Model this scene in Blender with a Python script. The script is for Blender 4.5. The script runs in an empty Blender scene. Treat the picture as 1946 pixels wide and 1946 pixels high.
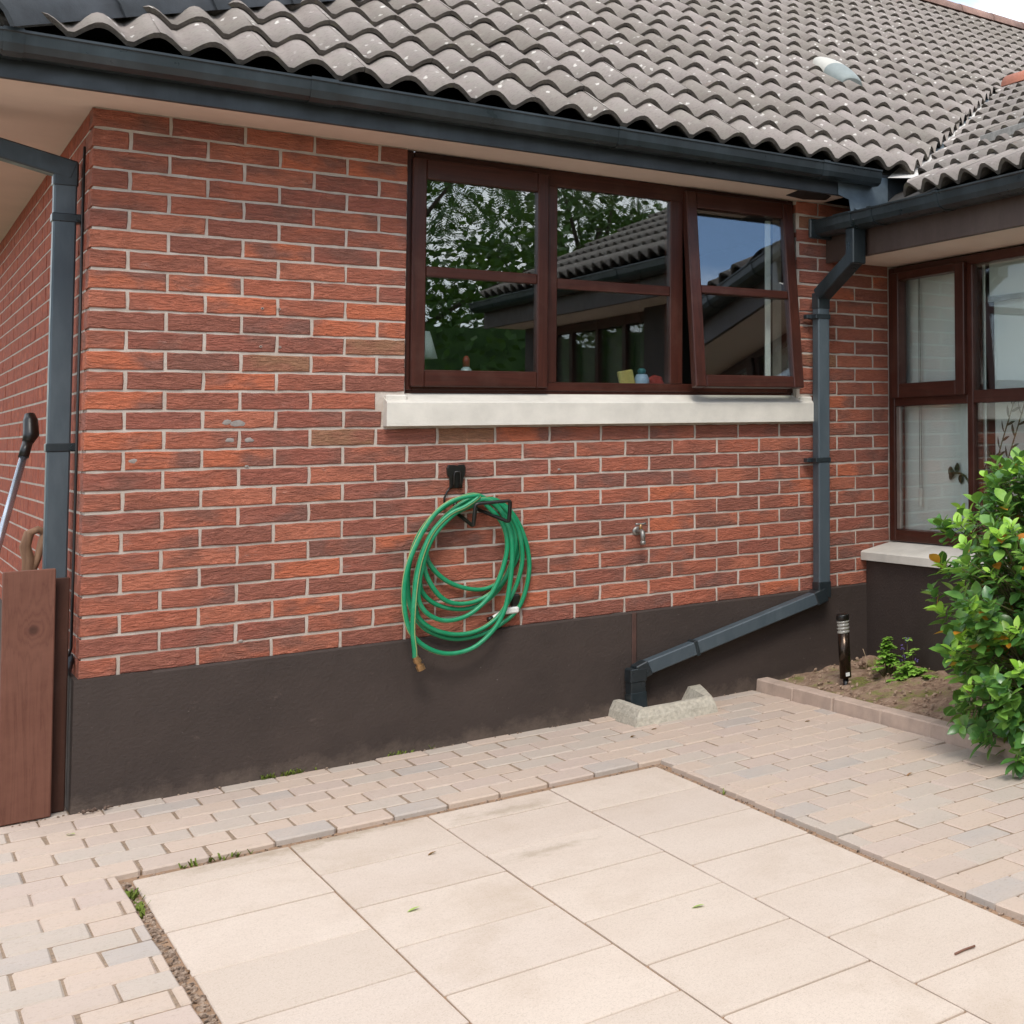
import bpy, bmesh, math, random
from mathutils import Vector, Matrix, noise
R = random.Random(11)
S = bpy.context.scene
COL = S.collection
rad = math.radians

# ------------------------------------------------------------------ camera
CAM_C = Vector((-0.5474, -6.0762, 1.3233))
CAM_R = ((0.66567659, -0.74600178, -0.01886832), (0.02321358, 0.0459731, -0.99867292), (0.74587922, 0.66435519, 0.04792059))
F_PX, CX, CY, W_PX = 2318.28, 2334.25, 695.62, 1946.0
cam = bpy.data.cameras.new('camera')
cam_o = bpy.data.objects.new('camera', cam)
COL.objects.link(cam_o)
r0, r1, r2 = (Vector(v) for v in CAM_R)
m = Matrix.Identity(4)
for i in range(3):
    m[i][0], m[i][1], m[i][2], m[i][3] = r0[i], -r1[i], -r2[i], CAM_C[i]
cam_o.matrix_world = m
cam.sensor_width = 36.0
cam.lens = F_PX / W_PX * 36.0
cam.shift_x = -(CX - W_PX / 2) / W_PX
cam.shift_y = (CY - W_PX / 2) / W_PX
cam.clip_start, cam.clip_end = 0.05, 600
S.camera = cam_o


def depth_of(p):
    return r2.dot(Vector(p) - CAM_C)


def seen(p, margin=30):
    """is a point inside the picture? only used to choose which repeats become objects of their own"""
    d = Vector(p) - CAM_C
    z = r2.dot(d)
    if z < .1:
        return False
    x, y = CX + F_PX * r0.dot(d) / z, CY + F_PX * r1.dot(d) / z
    return -margin < x < W_PX + margin and -margin < y < W_PX + margin


# ------------------------------------------------------------------ light
SUN_EL, SUN_AZ = 52.0, 248.0           # azimuth measured from +x towards +y, of where the sun stands
world = bpy.data.worlds.new('World')
S.world = world
world.use_nodes = True
wn, wl = world.node_tree.nodes, world.node_tree.links
wn.clear()
w_out = wn.new('ShaderNodeOutputWorld')
w_bg = wn.new('ShaderNodeBackground')
w_sky = wn.new('ShaderNodeTexSky')
w_sky.sky_type = 'NISHITA'
w_sky.sun_disc = False
w_sky.sun_elevation = rad(SUN_EL)
w_sky.sun_rotation = rad(90 - SUN_AZ)
w_sky.air_density, w_sky.dust_density, w_sky.ozone_density = 1.0, 0.3, 2.5
w_tc = wn.new('ShaderNodeTexCoord')
w_map = wn.new('ShaderNodeMapping')
w_map.inputs['Location'].default_value = (4.4, 8.1, 0.4)
w_map.inputs['Scale'].default_value = (1.0, 1.0, 2.2)
w_noise = wn.new('ShaderNodeTexNoise')
w_noise.inputs['Scale'].default_value = 2.1
w_noise.inputs['Detail'].default_value = 7
w_noise.inputs['Roughness'].default_value = .56
w_ramp = wn.new('ShaderNodeValToRGB')
w_ramp.color_ramp.elements[0].position, w_ramp.color_ramp.elements[1].position = .40, .56
w_mix = wn.new('ShaderNodeMix')
w_mix.data_type = 'RGBA'
w_mix.inputs['B'].default_value = (10.5, 10.7, 11.0, 1)
wl.new(w_tc.outputs['Generated'], w_map.inputs['Vector'])
wl.new(w_map.outputs['Vector'], w_noise.inputs['Vector'])
wl.new(w_noise.outputs['Fac'], w_ramp.inputs['Fac'])
wl.new(w_ramp.outputs['Color'], w_mix.inputs['Factor'])
wl.new(w_sky.outputs['Color'], w_mix.inputs['A'])
wl.new(w_mix.outputs['Result'], w_bg.inputs['Color'])
w_bg.inputs['Strength'].default_value = 0.14
wl.new(w_bg.outputs['Background'], w_out.inputs['Surface'])

sun = bpy.data.lights.new('sun', 'SUN')
sun.energy = 1.5
sun.angle = rad(18)
sun.color = (1.0, .95, .88)
sun_o = bpy.data.objects.new('sun', sun)
COL.objects.link(sun_o)
sd = Vector((math.cos(rad(SUN_AZ)) * math.cos(rad(SUN_EL)), math.sin(rad(SUN_AZ)) * math.cos(rad(SUN_EL)), math.sin(rad(SUN_EL))))
sun_o.rotation_euler = (-sd).to_track_quat('-Z', 'Y').to_euler()
sun_o.location = (-6, -12, 14)

S.render.engine = 'CYCLES'
S.cycles.max_bounces = 8
S.cycles.transparent_max_bounces = 12
S.view_settings.view_transform = 'Standard'
S.view_settings.look = 'None'
S.view_settings.gamma = 1
S.view_settings.use_curve_mapping = False
S.view_settings.exposure = 0.70


# ------------------------------------------------------------------ materials
def sc(h):
    h = h.lstrip('#')
    o = []
    for i in (0, 2, 4):
        c = int(h[i:i + 2], 16) / 255
        o.append(c / 12.92 if c <= .04045 else ((c + .055) / 1.055) ** 2.4)
    return tuple(o) + (1,)


class Mat:
    """small node-graph writer"""

    def __init__(self, name, rough=.6, spec=.5):
        self.m = bpy.data.materials.new(name)
        self.m.use_nodes = True
        self.n, self.l = self.m.node_tree.nodes, self.m.node_tree.links
        self.b = self.n['Principled BSDF']
        self.b.inputs['Roughness'].default_value = rough
        self.b.inputs['Specular IOR Level'].default_value = spec
        self.tc = self.n.new('ShaderNodeTexCoord').outputs['Object']
        self.rnd = None

    def link(self, a, b):
        self.l.new(a, b)

    def random(self):
        if self.rnd is None:
            self.rnd = self.n.new('ShaderNodeObjectInfo').outputs['Random']
        return self.rnd

    def math(self, op, a, b):
        x = self.n.new('ShaderNodeMath')
        x.operation = op
        for i, v in enumerate((a, b)):
            if isinstance(v, (int, float)):
                x.inputs[i].default_value = v
            else:
                self.link(v, x.inputs[i])
        return x.outputs[0]

    def coords(self, scale=(1, 1, 1), per_object=False):
        mp = self.n.new('ShaderNodeMapping')
        mp.inputs['Scale'].default_value = scale
        src = self.tc
        if per_object:
            v = self.n.new('ShaderNodeVectorMath')
            v.operation = 'ADD'
            self.link(src, v.inputs[0])
            self.link(self.math('MULTIPLY', self.random(), 137.0), v.inputs[1])
            src = v.outputs[0]
        self.link(src, mp.inputs['Vector'])
        return mp.outputs['Vector']

    def noise(self, scale, detail=4, rough=.55, coords=None, distortion=0):
        x = self.n.new('ShaderNodeTexNoise')
        x.inputs['Scale'].default_value = scale
        x.inputs['Detail'].default_value = detail
        x.inputs['Roughness'].default_value = rough
        x.inputs['Distortion'].default_value = distortion
        self.link(coords or self.tc, x.inputs['Vector'])
        return x.outputs['Fac']

    def voronoi(self, scale, coords=None, out='Distance', feature='F1'):
        x = self.n.new('ShaderNodeTexVoronoi')
        x.feature = feature
        x.inputs['Scale'].default_value = scale
        self.link(coords or self.tc, x.inputs['Vector'])
        return x.outputs[out]

    def ramp(self, fac, stops, constant=False):
        x = self.n.new('ShaderNodeValToRGB')
        if constant:
            x.color_ramp.interpolation = 'CONSTANT'
        e = x.color_ramp.elements
        while len(e) < len(stops):
            e.new(1.0)
        for i, (p, c) in enumerate(stops):
            e[i].position = p
            e[i].color = c if isinstance(c, tuple) else (c, c, c, 1)
        self.link(fac, x.inputs['Fac'])
        return x.outputs['Color']

    def mix(self, fac, a, b, mode='MIX'):
        x = self.n.new('ShaderNodeMix')
        x.data_type = 'RGBA'
        x.blend_type = mode
        for v, s in ((fac, 'Factor'), (a, 'A'), (b, 'B')):
            if isinstance(v, (tuple, list)):
                x.inputs[s].default_value = v
            elif isinstance(v, (int, float)):
                x.inputs[s].default_value = v if s == 'Factor' else (v, v, v, 1)
            else:
                self.link(v, x.inputs[s])
        return x.outputs['Result']

    def color(self, c):
        if isinstance(c, tuple):
            self.b.inputs['Base Color'].default_value = c
        else:
            self.link(c, self.b.inputs['Base Color'])
        return self

    def bump(self, h, strength=.5, dist=.01):
        x = self.n.new('ShaderNodeBump')
        x.inputs['Strength'].default_value = strength
        x.inputs['Distance'].default_value = dist
        self.link(h, x.inputs['Height'])
        self.link(x.outputs['Normal'], self.b.inputs['Normal'])
        return self

    def roughness(self, c):
        self.link(c, self.b.inputs['Roughness'])
        return self


def simple(name, hexcol, rough=.6, var=.25, scale=12, bump=0, bscale=120, bdist=.003, metal=0, spec=.5, per_object=False):
    M = Mat(name, rough, spec)
    c = sc(hexcol)
    d = tuple(v * (1 - var) for v in c[:3]) + (1,)
    e = tuple(min(1, v * (1 + var)) for v in c[:3]) + (1,)
    n = M.noise(scale, 5, .6, M.coords(per_object=per_object))
    M.color(M.ramp(n, [(.3, d), (.7, e)]))
    if bump:
        M.bump(M.noise(bscale, 4, .6), bump, bdist)
    M.b.inputs['Metallic'].default_value = metal
    return M.m


def brick_material():
    M = Mat('rustic_red_brick', .88, .25)
    co = M.coords((1, 1, 1), True)
    base = M.ramp(M.random(), [(0, sc('#A1573F')), (.14, sc('#8C4B3C')), (.27, sc('#AB6147')), (.40, sc('#7F4739')), (.52, sc('#9B5540')),
                               (.64, sc('#B8603D')), (.74, sc('#8A4C3D')), (.86, sc('#A4573E')), (.975, sc('#8A6548'))], True)
    dark = M.ramp(M.random(), [(0, sc('#6A453B')), (.3, sc('#7F4636')), (.55, sc('#62453F')), (.8, sc('#824A3A'))], True)
    patch = M.ramp(M.noise(6, 3, .5, M.coords((1, 1, 1.6), True)), [(.45, 0.0), (.62, .85)])
    c = M.mix(patch, base, dark)
    crease = M.noise(1, 4, .6, M.coords((20, 20, 74), True), 1.6)
    c = M.mix(M.ramp(crease, [(.33, .62), (.49, 0.0)]), c, M.mix(.5, c, sc('#331B15')))
    c = M.mix(M.ramp(crease, [(.56, 0.0), (.72, .35)]), c, sc('#B97A62'))
    c = M.mix(M.ramp(M.noise(90, 4, .7, co), [(.60, 0.0), (.72, .3)]), c, sc('#BE8065'))
    smear = M.ramp(M.noise(9, 6, .75, M.coords((1, 1, 2), True)), [(.63, 0.0), (.78, .5)])
    c = M.mix(smear, c, sc('#B5A296'))
    c = M.mix(M.ramp(M.noise(3, 4, .6, M.coords()), [(.3, .14), (.7, .28)]), c, sc('#BE8876'))
    M.color(c)
    h = M.math('ADD', crease, M.math('MULTIPLY', M.noise(160, 3, .6), .2))
    M.bump(h, 1.0, .016)
    return M.m


def mortar_material():
    M = Mat('lime_mortar', .95, .2)
    n = M.noise(9, 6, .7)
    M.color(M.ramp(n, [(.3, sc('#A89B8E')), (.55, sc('#B9ADA1')), (.75, sc('#C8BEB3'))]))
    M.bump(M.noise(170, 4, .7), .6, .005)
    return M.m


def tile_material(front=False):
    M = Mat('mossy_shaded_tile_edge' if front else 'concrete_roof_tile', .85, .3)
    co = M.coords((1, 1, 1), True)
    if front:  # front edges: moss, plus the shade on down-facing faces put into a darker colour
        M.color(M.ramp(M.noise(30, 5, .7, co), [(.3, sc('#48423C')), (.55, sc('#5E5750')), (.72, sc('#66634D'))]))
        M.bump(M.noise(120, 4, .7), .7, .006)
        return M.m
    base = M.ramp(M.random(), [(0, sc('#8A807A')), (.25, sc('#948983')), (.5, sc('#81776F')), (.75, sc('#8F847E'))])
    c = M.mix(M.ramp(M.noise(14, 6, .65, co), [(.35, 0.0), (.7, .5)]), base, sc('#8E8A7E'))
    c = M.mix(M.ramp(M.noise(60, 4, .7, co), [(.3, .45), (.5, 0.0)]), c, sc('#665C54'))
    spots = M.voronoi(17, M.mix(.03, M.coords((1.5, .7, 1), True), M.noise(40, 3, .6, co)))
    gate = M.ramp(M.noise(6, 3, .5, co), [(.43, 0.0), (.56, .8)])
    sp = M.math('MULTIPLY', M.ramp(spots, [(.15, 1.0), (.22, 0.0)]), gate)
    c = M.mix(sp, c, sc('#D4CEC4'))
    c = M.mix(M.ramp(M.noise(5, 5, .7, M.coords((1, 1, 1), True)), [(.66, 0.0), (.78, .5)]), c, sc('#9A7358'))
    M.color(c)
    M.bump(M.noise(260, 4, .65), .35, .004)
    return M.m


def paver_material():
    M = Mat('tumbled_paving_block', .9, .25)
    co = M.coords((1, 1, 1), True)
    base = M.ramp(M.random(), [(0, sc('#B6A496')), (.2, sc('#BBA796')), (.38, sc('#B3A699')), (.5, sc('#BDA998')), (.62, sc('#B8A598')),
                               (.72, sc('#B5A89B')), (.80, sc('#BCA898')), (.90, sc('#ABA198'))], True)
    c = M.mix(M.ramp(M.noise(8, 5, .6, co), [(.35, 0.0), (.7, .55)]), base, sc('#BAA99B'))
    c = M.mix(M.ramp(M.noise(90, 4, .7, co), [(.32, .3), (.46, 0.0)]), c, sc('#8C7D71'))
    c = M.mix(M.ramp(M.noise(2.2, 5, .7, M.coords()), [(.55, 0.0), (.75, .25)]), c, sc('#94846F'))
    M.color(c)
    M.bump(M.noise(180, 5, .65), .4, .004)
    return M.m


def slab_material():
    M = Mat('sandy_concrete_slab', .9, .2)
    co = M.coords((1, 1, 1), True)
    base = M.ramp(M.random(), [(0, sc('#C2B2A4')), (.5, sc('#C8B8A9')), (1, sc('#BEAE9F'))])
    c = M.mix(M.ramp(M.noise(4, 6, .65, co), [(.42, 0.0), (.7, .5)]), base, sc('#B9A797'))
    c = M.mix(M.ramp(M.voronoi(330, co, 'Color'), [(.15, .35), (.4, 0.0)]), c, sc('#9E8E7E'))
    c = M.mix(M.ramp(M.noise(420, 2, .5, co), [(.6, 0.0), (.68, .5)]), c, sc('#D9CDBC'))
    c = M.mix(M.ramp(M.noise(26, 6, .8, co), [(.64, 0.0), (.74, .35)]), c, sc('#8A7A6B'))
    c = M.mix(M.ramp(M.noise(3.1, 6, .7, M.coords((1, .6, 1), True)), [(.52, 0.0), (.72, .4)]), c, sc('#A8947F'))
    pos = M.n.new('ShaderNodeNewGeometry').outputs['Position']
    for q, sc_ in (((.36, -1.06, 0), (1.0, 3.4, 0)), ((1.02, -1.17, 0), (1.5, 4.5, 0)), ((.62, -1.04, 0), (.9, 5.0, 0)), ((.95, -1.75, 0), (2.0, 5.0, 0))):
        mp = M.n.new('ShaderNodeMapping')
        mp.inputs['Scale'].default_value = sc_
        mp.inputs['Location'].default_value = (-q[0] * sc_[0], -q[1] * sc_[1], 0)
        M.link(pos, mp.inputs['Vector'])
        ln = M.n.new('ShaderNodeVectorMath')
        ln.operation = 'LENGTH'
        M.link(mp.outputs[0], ln.inputs[0])
        dist = M.math('ADD', ln.outputs['Value'], M.math('MULTIPLY', M.math('SUBTRACT', M.noise(13, 6, .7, pos), .5), .9))
        c = M.mix(M.ramp(dist, [(.02, .42), (.30, 0.0)]), c, sc('#8B7B63'))
    M.color(c)
    M.bump(M.noise(300, 4, .7), .35, .003)
    return M.m


def render_material(name, hexcol):
    M = Mat(name, .72, .35)
    c = sc(hexcol)
    n = M.noise(2.5, 6, .7)
    a = M.ramp(n, [(.3, tuple(v * .82 for v in c[:3]) + (1,)), (.7, tuple(v * 1.2 for v in c[:3]) + (1,))])
    a = M.mix(M.ramp(M.noise(17, 5, .75), [(.64, 0.0), (.8, .35)]), a, sc('#7C6A60'))
    sep = M.n.new('ShaderNodeSeparateXYZ')
    M.link(M.tc, sep.inputs[0])
    low = M.math('ADD', sep.outputs['Z'], M.math('MULTIPLY', M.math('SUBTRACT', M.noise(11, 6, .75), .5), .22))
    a = M.mix(M.ramp(low, [(.0, .22), (.07, 0.0)]), a, sc('#8F7D6E'))
    a = M.mix(M.ramp(M.noise(60, 3, .6), [(.72, 0.0), (.76, .5)]), a, sc('#857A74'))
    M.color(a)
    h = M.math('ADD', M.noise(75, 4, .6), M.math('MULTIPLY', M.noise(9, 3, .5), .8))
    M.bump(h, .5, .006)
    return M.m


def plastic(name, hexcol, rough=.4, dirt='#6d7478'):
    M = Mat(name, rough, .5)
    c = sc(hexcol)
    a = M.mix(M.ramp(M.noise(5, 6, .7, M.coords((1, 1, .25))), [(.45, 0.0), (.8, .4)]), c, sc(dirt))
    M.color(a)
    M.roughness(M.ramp(M.noise(14, 4, .6), [(.3, rough - .08), (.7, rough + .15)]))
    return M.m


def wood_material(name, a, b, axis=2, rough=.7, scale=1.0, bump=.35):
    M = Mat(name, rough, .3)
    s = [34 * scale] * 3
    s[axis] = 1.6 * scale
    n = M.noise(1, 6, .62, M.coords(tuple(s), True), 1.2)
    c = M.ramp(n, [(.3, sc(a)), (.68, sc(b))])
    M.color(M.mix(M.ramp(M.noise(5, 5, .7), [(.5, 0.0), (.8, .12)]), c, sc('#8d7466')))
    M.bump(n, bump, .003)
    return M.m


def glass_material():
    M = Mat('window_glass')
    nt = M.n
    tr = nt.new('ShaderNodeBsdfTransparent')
    tr.inputs['Color'].default_value = (.90, .93, .92, 1)
    gl = nt.new('ShaderNodeBsdfGlossy')
    gl.inputs['Roughness'].default_value = .0
    gl.inputs['Color'].default_value = (.95, .98, 1, 1)
    ge = nt.new('ShaderNodeNewGeometry')
    dt = nt.new('ShaderNodeVectorMath')
    dt.operation = 'DOT_PRODUCT'
    M.link(ge.outputs['Normal'], dt.inputs[0])
    M.link(ge.outputs['Incoming'], dt.inputs[1])
    cosv = M.math('ABSOLUTE', dt.outputs['Value'], 0)
    fac = M.math('ADD', .135, M.math('MULTIPLY', .865, M.math('POWER', M.math('SUBTRACT', 1.0, cosv), 5)))
    bp_ = nt.new('ShaderNodeBump')
    bp_.inputs['Strength'].default_value = .02
    bp_.inputs['Distance'].default_value = .01
    M.link(M.noise(2.0, 1, .4), bp_.inputs['Height'])
    M.link(bp_.outputs['Normal'], gl.inputs['Normal'])
    mx = nt.new('ShaderNodeMixShader')
    M.link(fac, mx.inputs[0])
    M.link(tr.outputs[0], mx.inputs[1])
    M.link(gl.outputs[0], mx.inputs[2])
    M.link(mx.outputs[0], nt['Material Output'].inputs['Surface'])
    return M.m


def leaf_material(name, cols, gloss=.27, var_pos=True):
    M = Mat(name, gloss, .5)
    c = M.ramp(M.noise(9, 3, .6, M.coords((1, 1, 1), True)), [(.3, sc(cols[0])), (.5, sc(cols[1])), (.7, sc(cols[2]))])
    M.color(c)
    nt = M.n
    tl = nt.new('ShaderNodeBsdfTranslucent')
    M.link(M.mix(.5, c, sc('#8fb53a')), tl.inputs['Color'])
    mx = nt.new('ShaderNodeMixShader')
    mx.inputs[0].default_value = .22
    M.link(M.b.outputs[0], mx.inputs[1])
    M.link(tl.outputs[0], mx.inputs[2])
    M.link(mx.outputs[0], nt['Material Output'].inputs['Surface'])
    return M.m


def soil_material():
    M = Mat('garden_soil', .95, .15)
    c = M.ramp(M.noise(22, 7, .75), [(.3, sc('#6E5847')), (.5, sc('#A08570')), (.7, sc('#C4AA94'))])
    c = M.mix(M.ramp(M.noise(5.5, 5, .7), [(.5, 0.0), (.6, .85)]), c, M.ramp(M.noise(60, 4, .7), [(.3, sc('#4F5A22')), (.7, sc('#8B9044'))]))
    M.color(c)
    M.bump(M.noise(90, 6, .75), .9, .015)
    return M.m


BRICK, MORTAR = brick_material(), mortar_material()
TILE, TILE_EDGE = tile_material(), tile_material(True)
PAVER, SLAB = paver_material(), slab_material()
PLINTH = render_material('brown_painted_render', '#3C322D')
SILL = simple('cream_painted_concrete', '#CBC5B9', .75, .12, 7, .3, 160)
SOFFIT = simple('cream_soffit_board', '#D2BCAD', .6, .07, 3)
SLATE = plastic('dark_slate_plastic', '#1E2528', .33, '#4b565c')
PIPE = plastic('grey_downpipe_plastic', '#414B51', .42, '#727c80')
FASCIA = plastic('dark_fascia_paint', '#1F2428', .38, '#4a5258')
BROWN_FASCIA = plastic('brown_fascia_paint', '#43352F', .5, '#66584f')
ROSEWOOD = wood_material('rosewood_window_frame', '#301811', '#47241B', 2, .34, 1.2, .06)
ROSEWOOD_H = wood_material('rosewood_window_rail', '#301811', '#47241B', 0, .34, 1.2, .06)
ROSEWOOD_Y = wood_material('rosewood_wing_rail', '#301811', '#47241B', 1, .34, 1.2, .06)
SEAL = simple('dark_glazing_seal', '#1A1614', .6)
GLASS = glass_material()
LEAD = simple('lead_sheet', '#5E6A72', .45, .3, 9, .2, 30, .004, .35)
RIDGE = simple('brown_ridge_tile', '#7D6257', .8, .3, 9, .3, 120)
HIP = simple('dark_hip_tile', '#34383C', .75, .35, 9, .3, 120)
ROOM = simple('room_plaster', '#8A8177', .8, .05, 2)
BLIND = simple('pale_blind_fabric', '#EDF1EC', .8, .04, 3)
WHITE = simple('white_plastic', '#D8D8D2', .4, .04)
BLACK = simple('black_coated_steel', '#15130F', .35, .2, 30)
BRASS = simple('dull_brass', '#A5825A', .38, .25, 40, 0, 0, 0, .7)
STEEL = simple('brushed_steel', '#9A968F', .3, .12, 60, 0, 0, 0, .85)
GREYMETAL = simple('weathered_zinc', '#8A8781', .45, .2, 40, 0, 0, 0, .7)
CONC = simple('rough_concrete', '#B4AC9C', .92, .24, 60, .8, 170, .006)
KERB = simple('pink_kerb_concrete', '#B49E8E', .9, .16, 10, .5, 160, .006, per_object=True)
SAND = simple('jointing_sand', '#887460', .95, .3, 60, .6, 200)
SOIL = soil_material()
MORTARW = simple('white_valley_mortar', '#CFCBC4', .9, .15, 20, .5, 90)
MOSS = simple('green_moss', '#6B7A2C', .95, .3, 60, .8, 200, .01)
GROUND = simple('rough_ground', '#6F6A55', .95, .3, .4)


# ------------------------------------------------------------------ mesh helpers
class MB:
    """collects shapes and links them as ONE mesh object"""

    def __init__(self):
        self.bm = bmesh.new()

    def face(self, vs, mi=0, smooth=False):
        try:
            f = self.bm.faces.new(vs)
        except ValueError:
            return None
        f.material_index = mi
        f.smooth = smooth
        return f

    def box(self, a, b, mi=0, bevel=0, mat=None):
        x0, y0, z0 = a
        x1, y1, z1 = b
        vs = [self.bm.verts.new(p) for p in ((x0, y0, z0), (x1, y0, z0), (x1, y1, z0), (x0, y1, z0), (x0, y0, z1), (x1, y0, z1), (x1, y1, z1), (x0, y1, z1))]
        fs = [self.face([vs[i] for i in q], mi) for q in ((0, 3, 2, 1), (4, 5, 6, 7), (0, 1, 5, 4), (1, 2, 6, 5), (2, 3, 7, 6), (3, 0, 4, 7))]
        if bevel:
            es = list({e for f in fs for e in f.edges})
            r = bmesh.ops.bevel(self.bm, geom=es, offset=bevel, segments=1, affect='EDGES')
            vs = list({v for f in r['faces'] for v in f.verts} | {v for v in vs if v.is_valid})
            for f in r['faces']:
                f.material_index = mi
        if mat is not None:
            bmesh.ops.transform(self.bm, matrix=mat, verts=[v for v in vs if v.is_valid])
        return vs

    def prism(self, pts, axis, a, b, mi=0, closed=True, cap=True, smooth=False):
        """extrude a 2-D outline along an axis; pts are the two other coordinates in xyz order"""
        def mk(p, t):
            q = list(p)
            q.insert(axis, t)
            return self.bm.verts.new(q)
        A, B = [mk(p, a) for p in pts], [mk(p, b) for p in pts]
        n = len(pts)
        for i in range(n if closed else n - 1):
            j = (i + 1) % n
            self.face([A[i], A[j], B[j], B[i]], mi, smooth)
        if cap and closed:
            self.face(A[::-1], mi)
            self.face(B, mi)
        return A + B

    def tube(self, pts, r, n=8, mi=0, closed=False, cap=True, stripe=None, smooth=True):
        pts = [Vector(p) for p in pts]
        N = len(pts)
        rings = []
        up = None
        for i, p in enumerate(pts):
            if closed:
                t = pts[(i + 1) % N] - pts[i - 1]
            else:
                t = pts[min(i + 1, N - 1)] - pts[max(i - 1, 0)]
            if t.length < 1e-9:
                t = Vector((0, 0, 1))
            t.normalize()
            if up is None:
                up = t.orthogonal().normalized()
            up = (up - t * up.dot(t))
            up = up.normalized() if up.length > 1e-6 else t.orthogonal().normalized()
            s = t.cross(up)
            rr = r[i] if isinstance(r, (list, tuple)) else r
            rings.append([self.bm.verts.new(p + (up * math.cos(2 * math.pi * k / n) + s * math.sin(2 * math.pi * k / n)) * rr) for k in range(n)])
        for i in range(N if closed else N - 1):
            A, B = rings[i], rings[(i + 1) % N]
            for k in range(n):
                mm = stripe[k] if stripe else mi
                self.face([A[k], A[(k + 1) % n], B[(k + 1) % n], B[k]], mm, smooth)
        if cap and not closed:
            self.face(rings[0][::-1], mi)
            self.face(rings[-1], mi)

    def lathe(self, prof, n=16, mi=0, org=(0, 0, 0), mat=None, smooth=True):
        rings = []
        for r, z in prof:
            rings.append([self.bm.verts.new((org[0] + r * math.cos(2 * math.pi * k / n), org[1] + r * math.sin(2 * math.pi * k / n), org[2] + z)) for k in range(n)])
        for A, B in zip(rings, rings[1:]):
            for k in range(n):
                self.face([A[k], A[(k + 1) % n], B[(k + 1) % n], B[k]], mi, smooth)
        self.face(rings[0][::-1], mi)
        self.face(rings[-1], mi)
        if mat is not None:
            bmesh.ops.transform(self.bm, matrix=mat, verts=[v for q in rings for v in q])

    def beam(self, a, b, w, h, mi=0, up=(0, 0, 1), bevel=.003):
        """square section bar from a to b; w across, h along 'up'"""
        a, b = Vector(a), Vector(b)
        t = (b - a).normalized()
        u = Vector(up)
        u = (u - t * u.dot(t)).normalized()
        s = t.cross(u)
        L = (b - a).length
        mt = Matrix((s, u, t)).transposed().to_4x4()
        mt.translation = a
        self.box((-w / 2, -h / 2, 0), (w / 2, h / 2, L), mi, bevel, mt)

    def mesh(self, name, mats):
        me = bpy.data.meshes.new(name)
        bmesh.ops.recalc_face_normals(self.bm, faces=self.bm.faces[:])
        self.bm.to_mesh(me)
        self.bm.free()
        for x in (mats if isinstance(mats, (list, tuple)) else [mats]):
            me.materials.append(x)
        return me

    def build(self, name, mats, parent=None, loc=None):
        return put(name, self.mesh(name, mats), parent, loc)


def put(name, me, parent=None, loc=None):
    o = bpy.data.objects.new(name, me)
    COL.objects.link(o)
    if parent is not None:
        o.parent = parent
    if loc is not None:
        o.location = loc
    return o


def thing(name, label, cat, loc=(0, 0, 0), group=None):
    o = bpy.data.objects.new(name, None)
    o.empty_display_size = .1
    COL.objects.link(o)
    o.location = loc
    return tag(o, label, cat, group)


def tag(o, label=None, cat=None, group=None, kind=None):
    for k, v in (('label', label), ('category', cat), ('group', group), ('kind', kind)):
        if v:
            o[k] = v
    return o


def boxpart(name, a, b, mat, parent, bevel=.002):
    mb = MB()
    mb.box(a, b, 0, bevel)
    return mb.build(name, mat, parent)


# ------------------------------------------------------------------ large structure
PZ = .4817                       # top of the plinth
U, V = .225, .075                # brick module
WALL_X1 = 3.355                  # where the window of the side wing ends the brickwork
WX0, WX1, WZ0, WZ1 = 1.0, 2.79, 1.525, 2.575     # kitchen window opening
SX0, SX1, SZ0, SZ1 = .92, 2.868, 1.383, 1.52     # its sill
SOF = 2.578                      # main soffit
EAVE_Y, EAVE_Z = -.35, 2.719     # pan level of the main eave course (crest .048 higher)
PITCH = rad(30)
TP = math.tan(PITCH)
WE_X, WE_Z = 2.93, 2.481          # eave of the wing roof
WSOF = 2.262
WING_Y = -5.45
WRIDGE_X = 5.68

mb = MB()
mb.box((-90, -90, -.6), (90, 90, -.10))
tag(mb.build('ground', GROUND), kind='structure')

house = thing('brick_house', 'single storey red brick house with grey pantile roof and brown painted plinth', 'house')


# -- brickwork
def brick_mesh(w, d, h=.065):
    mb = MB()
    nx = max(2, round(w / .036))
    out = [(w * i / nx, 0) for i in range(nx)] + [(w, 0), (w, h / 2)] + [(w - w * i / nx, h) for i in range(nx)] + [(0, h), (0, h / 2)]
    out = [(x + R.uniform(-.0017, .0017), z + R.uniform(-.0019, .0019)) for x, z in out]
    ring = []
    for y, g in ((d, 0), (.0035, 0), (0, .0034)):
        ring.append([mb.bm.verts.new((w / 2 + (x - w / 2) * (1 - 2 * g / w), y + (R.uniform(-.0012, .0016) if y == 0 else 0), h / 2 + (z - h / 2) * (1 - 2 * g / h))) for x, z in out])
    for A, B in zip(ring, ring[1:]):
        for i in range(len(out)):
            j = (i + 1) % len(out)
            mb.face([A[i], A[j], B[j], B[i]])
    mb.face(ring[2])
    return mb.mesh('brick', BRICK)


brick_cache = {}


def brick_data(w, d):
    k = (round(w, 3), round(d, 3))
    if k not in brick_cache:
        brick_cache[k] = [brick_mesh(*k) for _ in range(10 if k[0] > .2 else 3)]
    return R.choice(brick_cache[k])


mb = MB()      # mortar bed of the front wall, set 5 mm behind the brick faces
for (x0, x1, z0, z1) in ((.006, WX0 - .004, PZ, SOF), (WX0 - .004, WX1 + .004, PZ, SZ0 + .06), (WX1 + .004, 3.42, PZ, SOF)):
    mb.box((x0, .0055, z0), (x1, .26, z1))
front = mb.build('brick_wall', MORTAR, house)
n_bricks = 0


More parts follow.
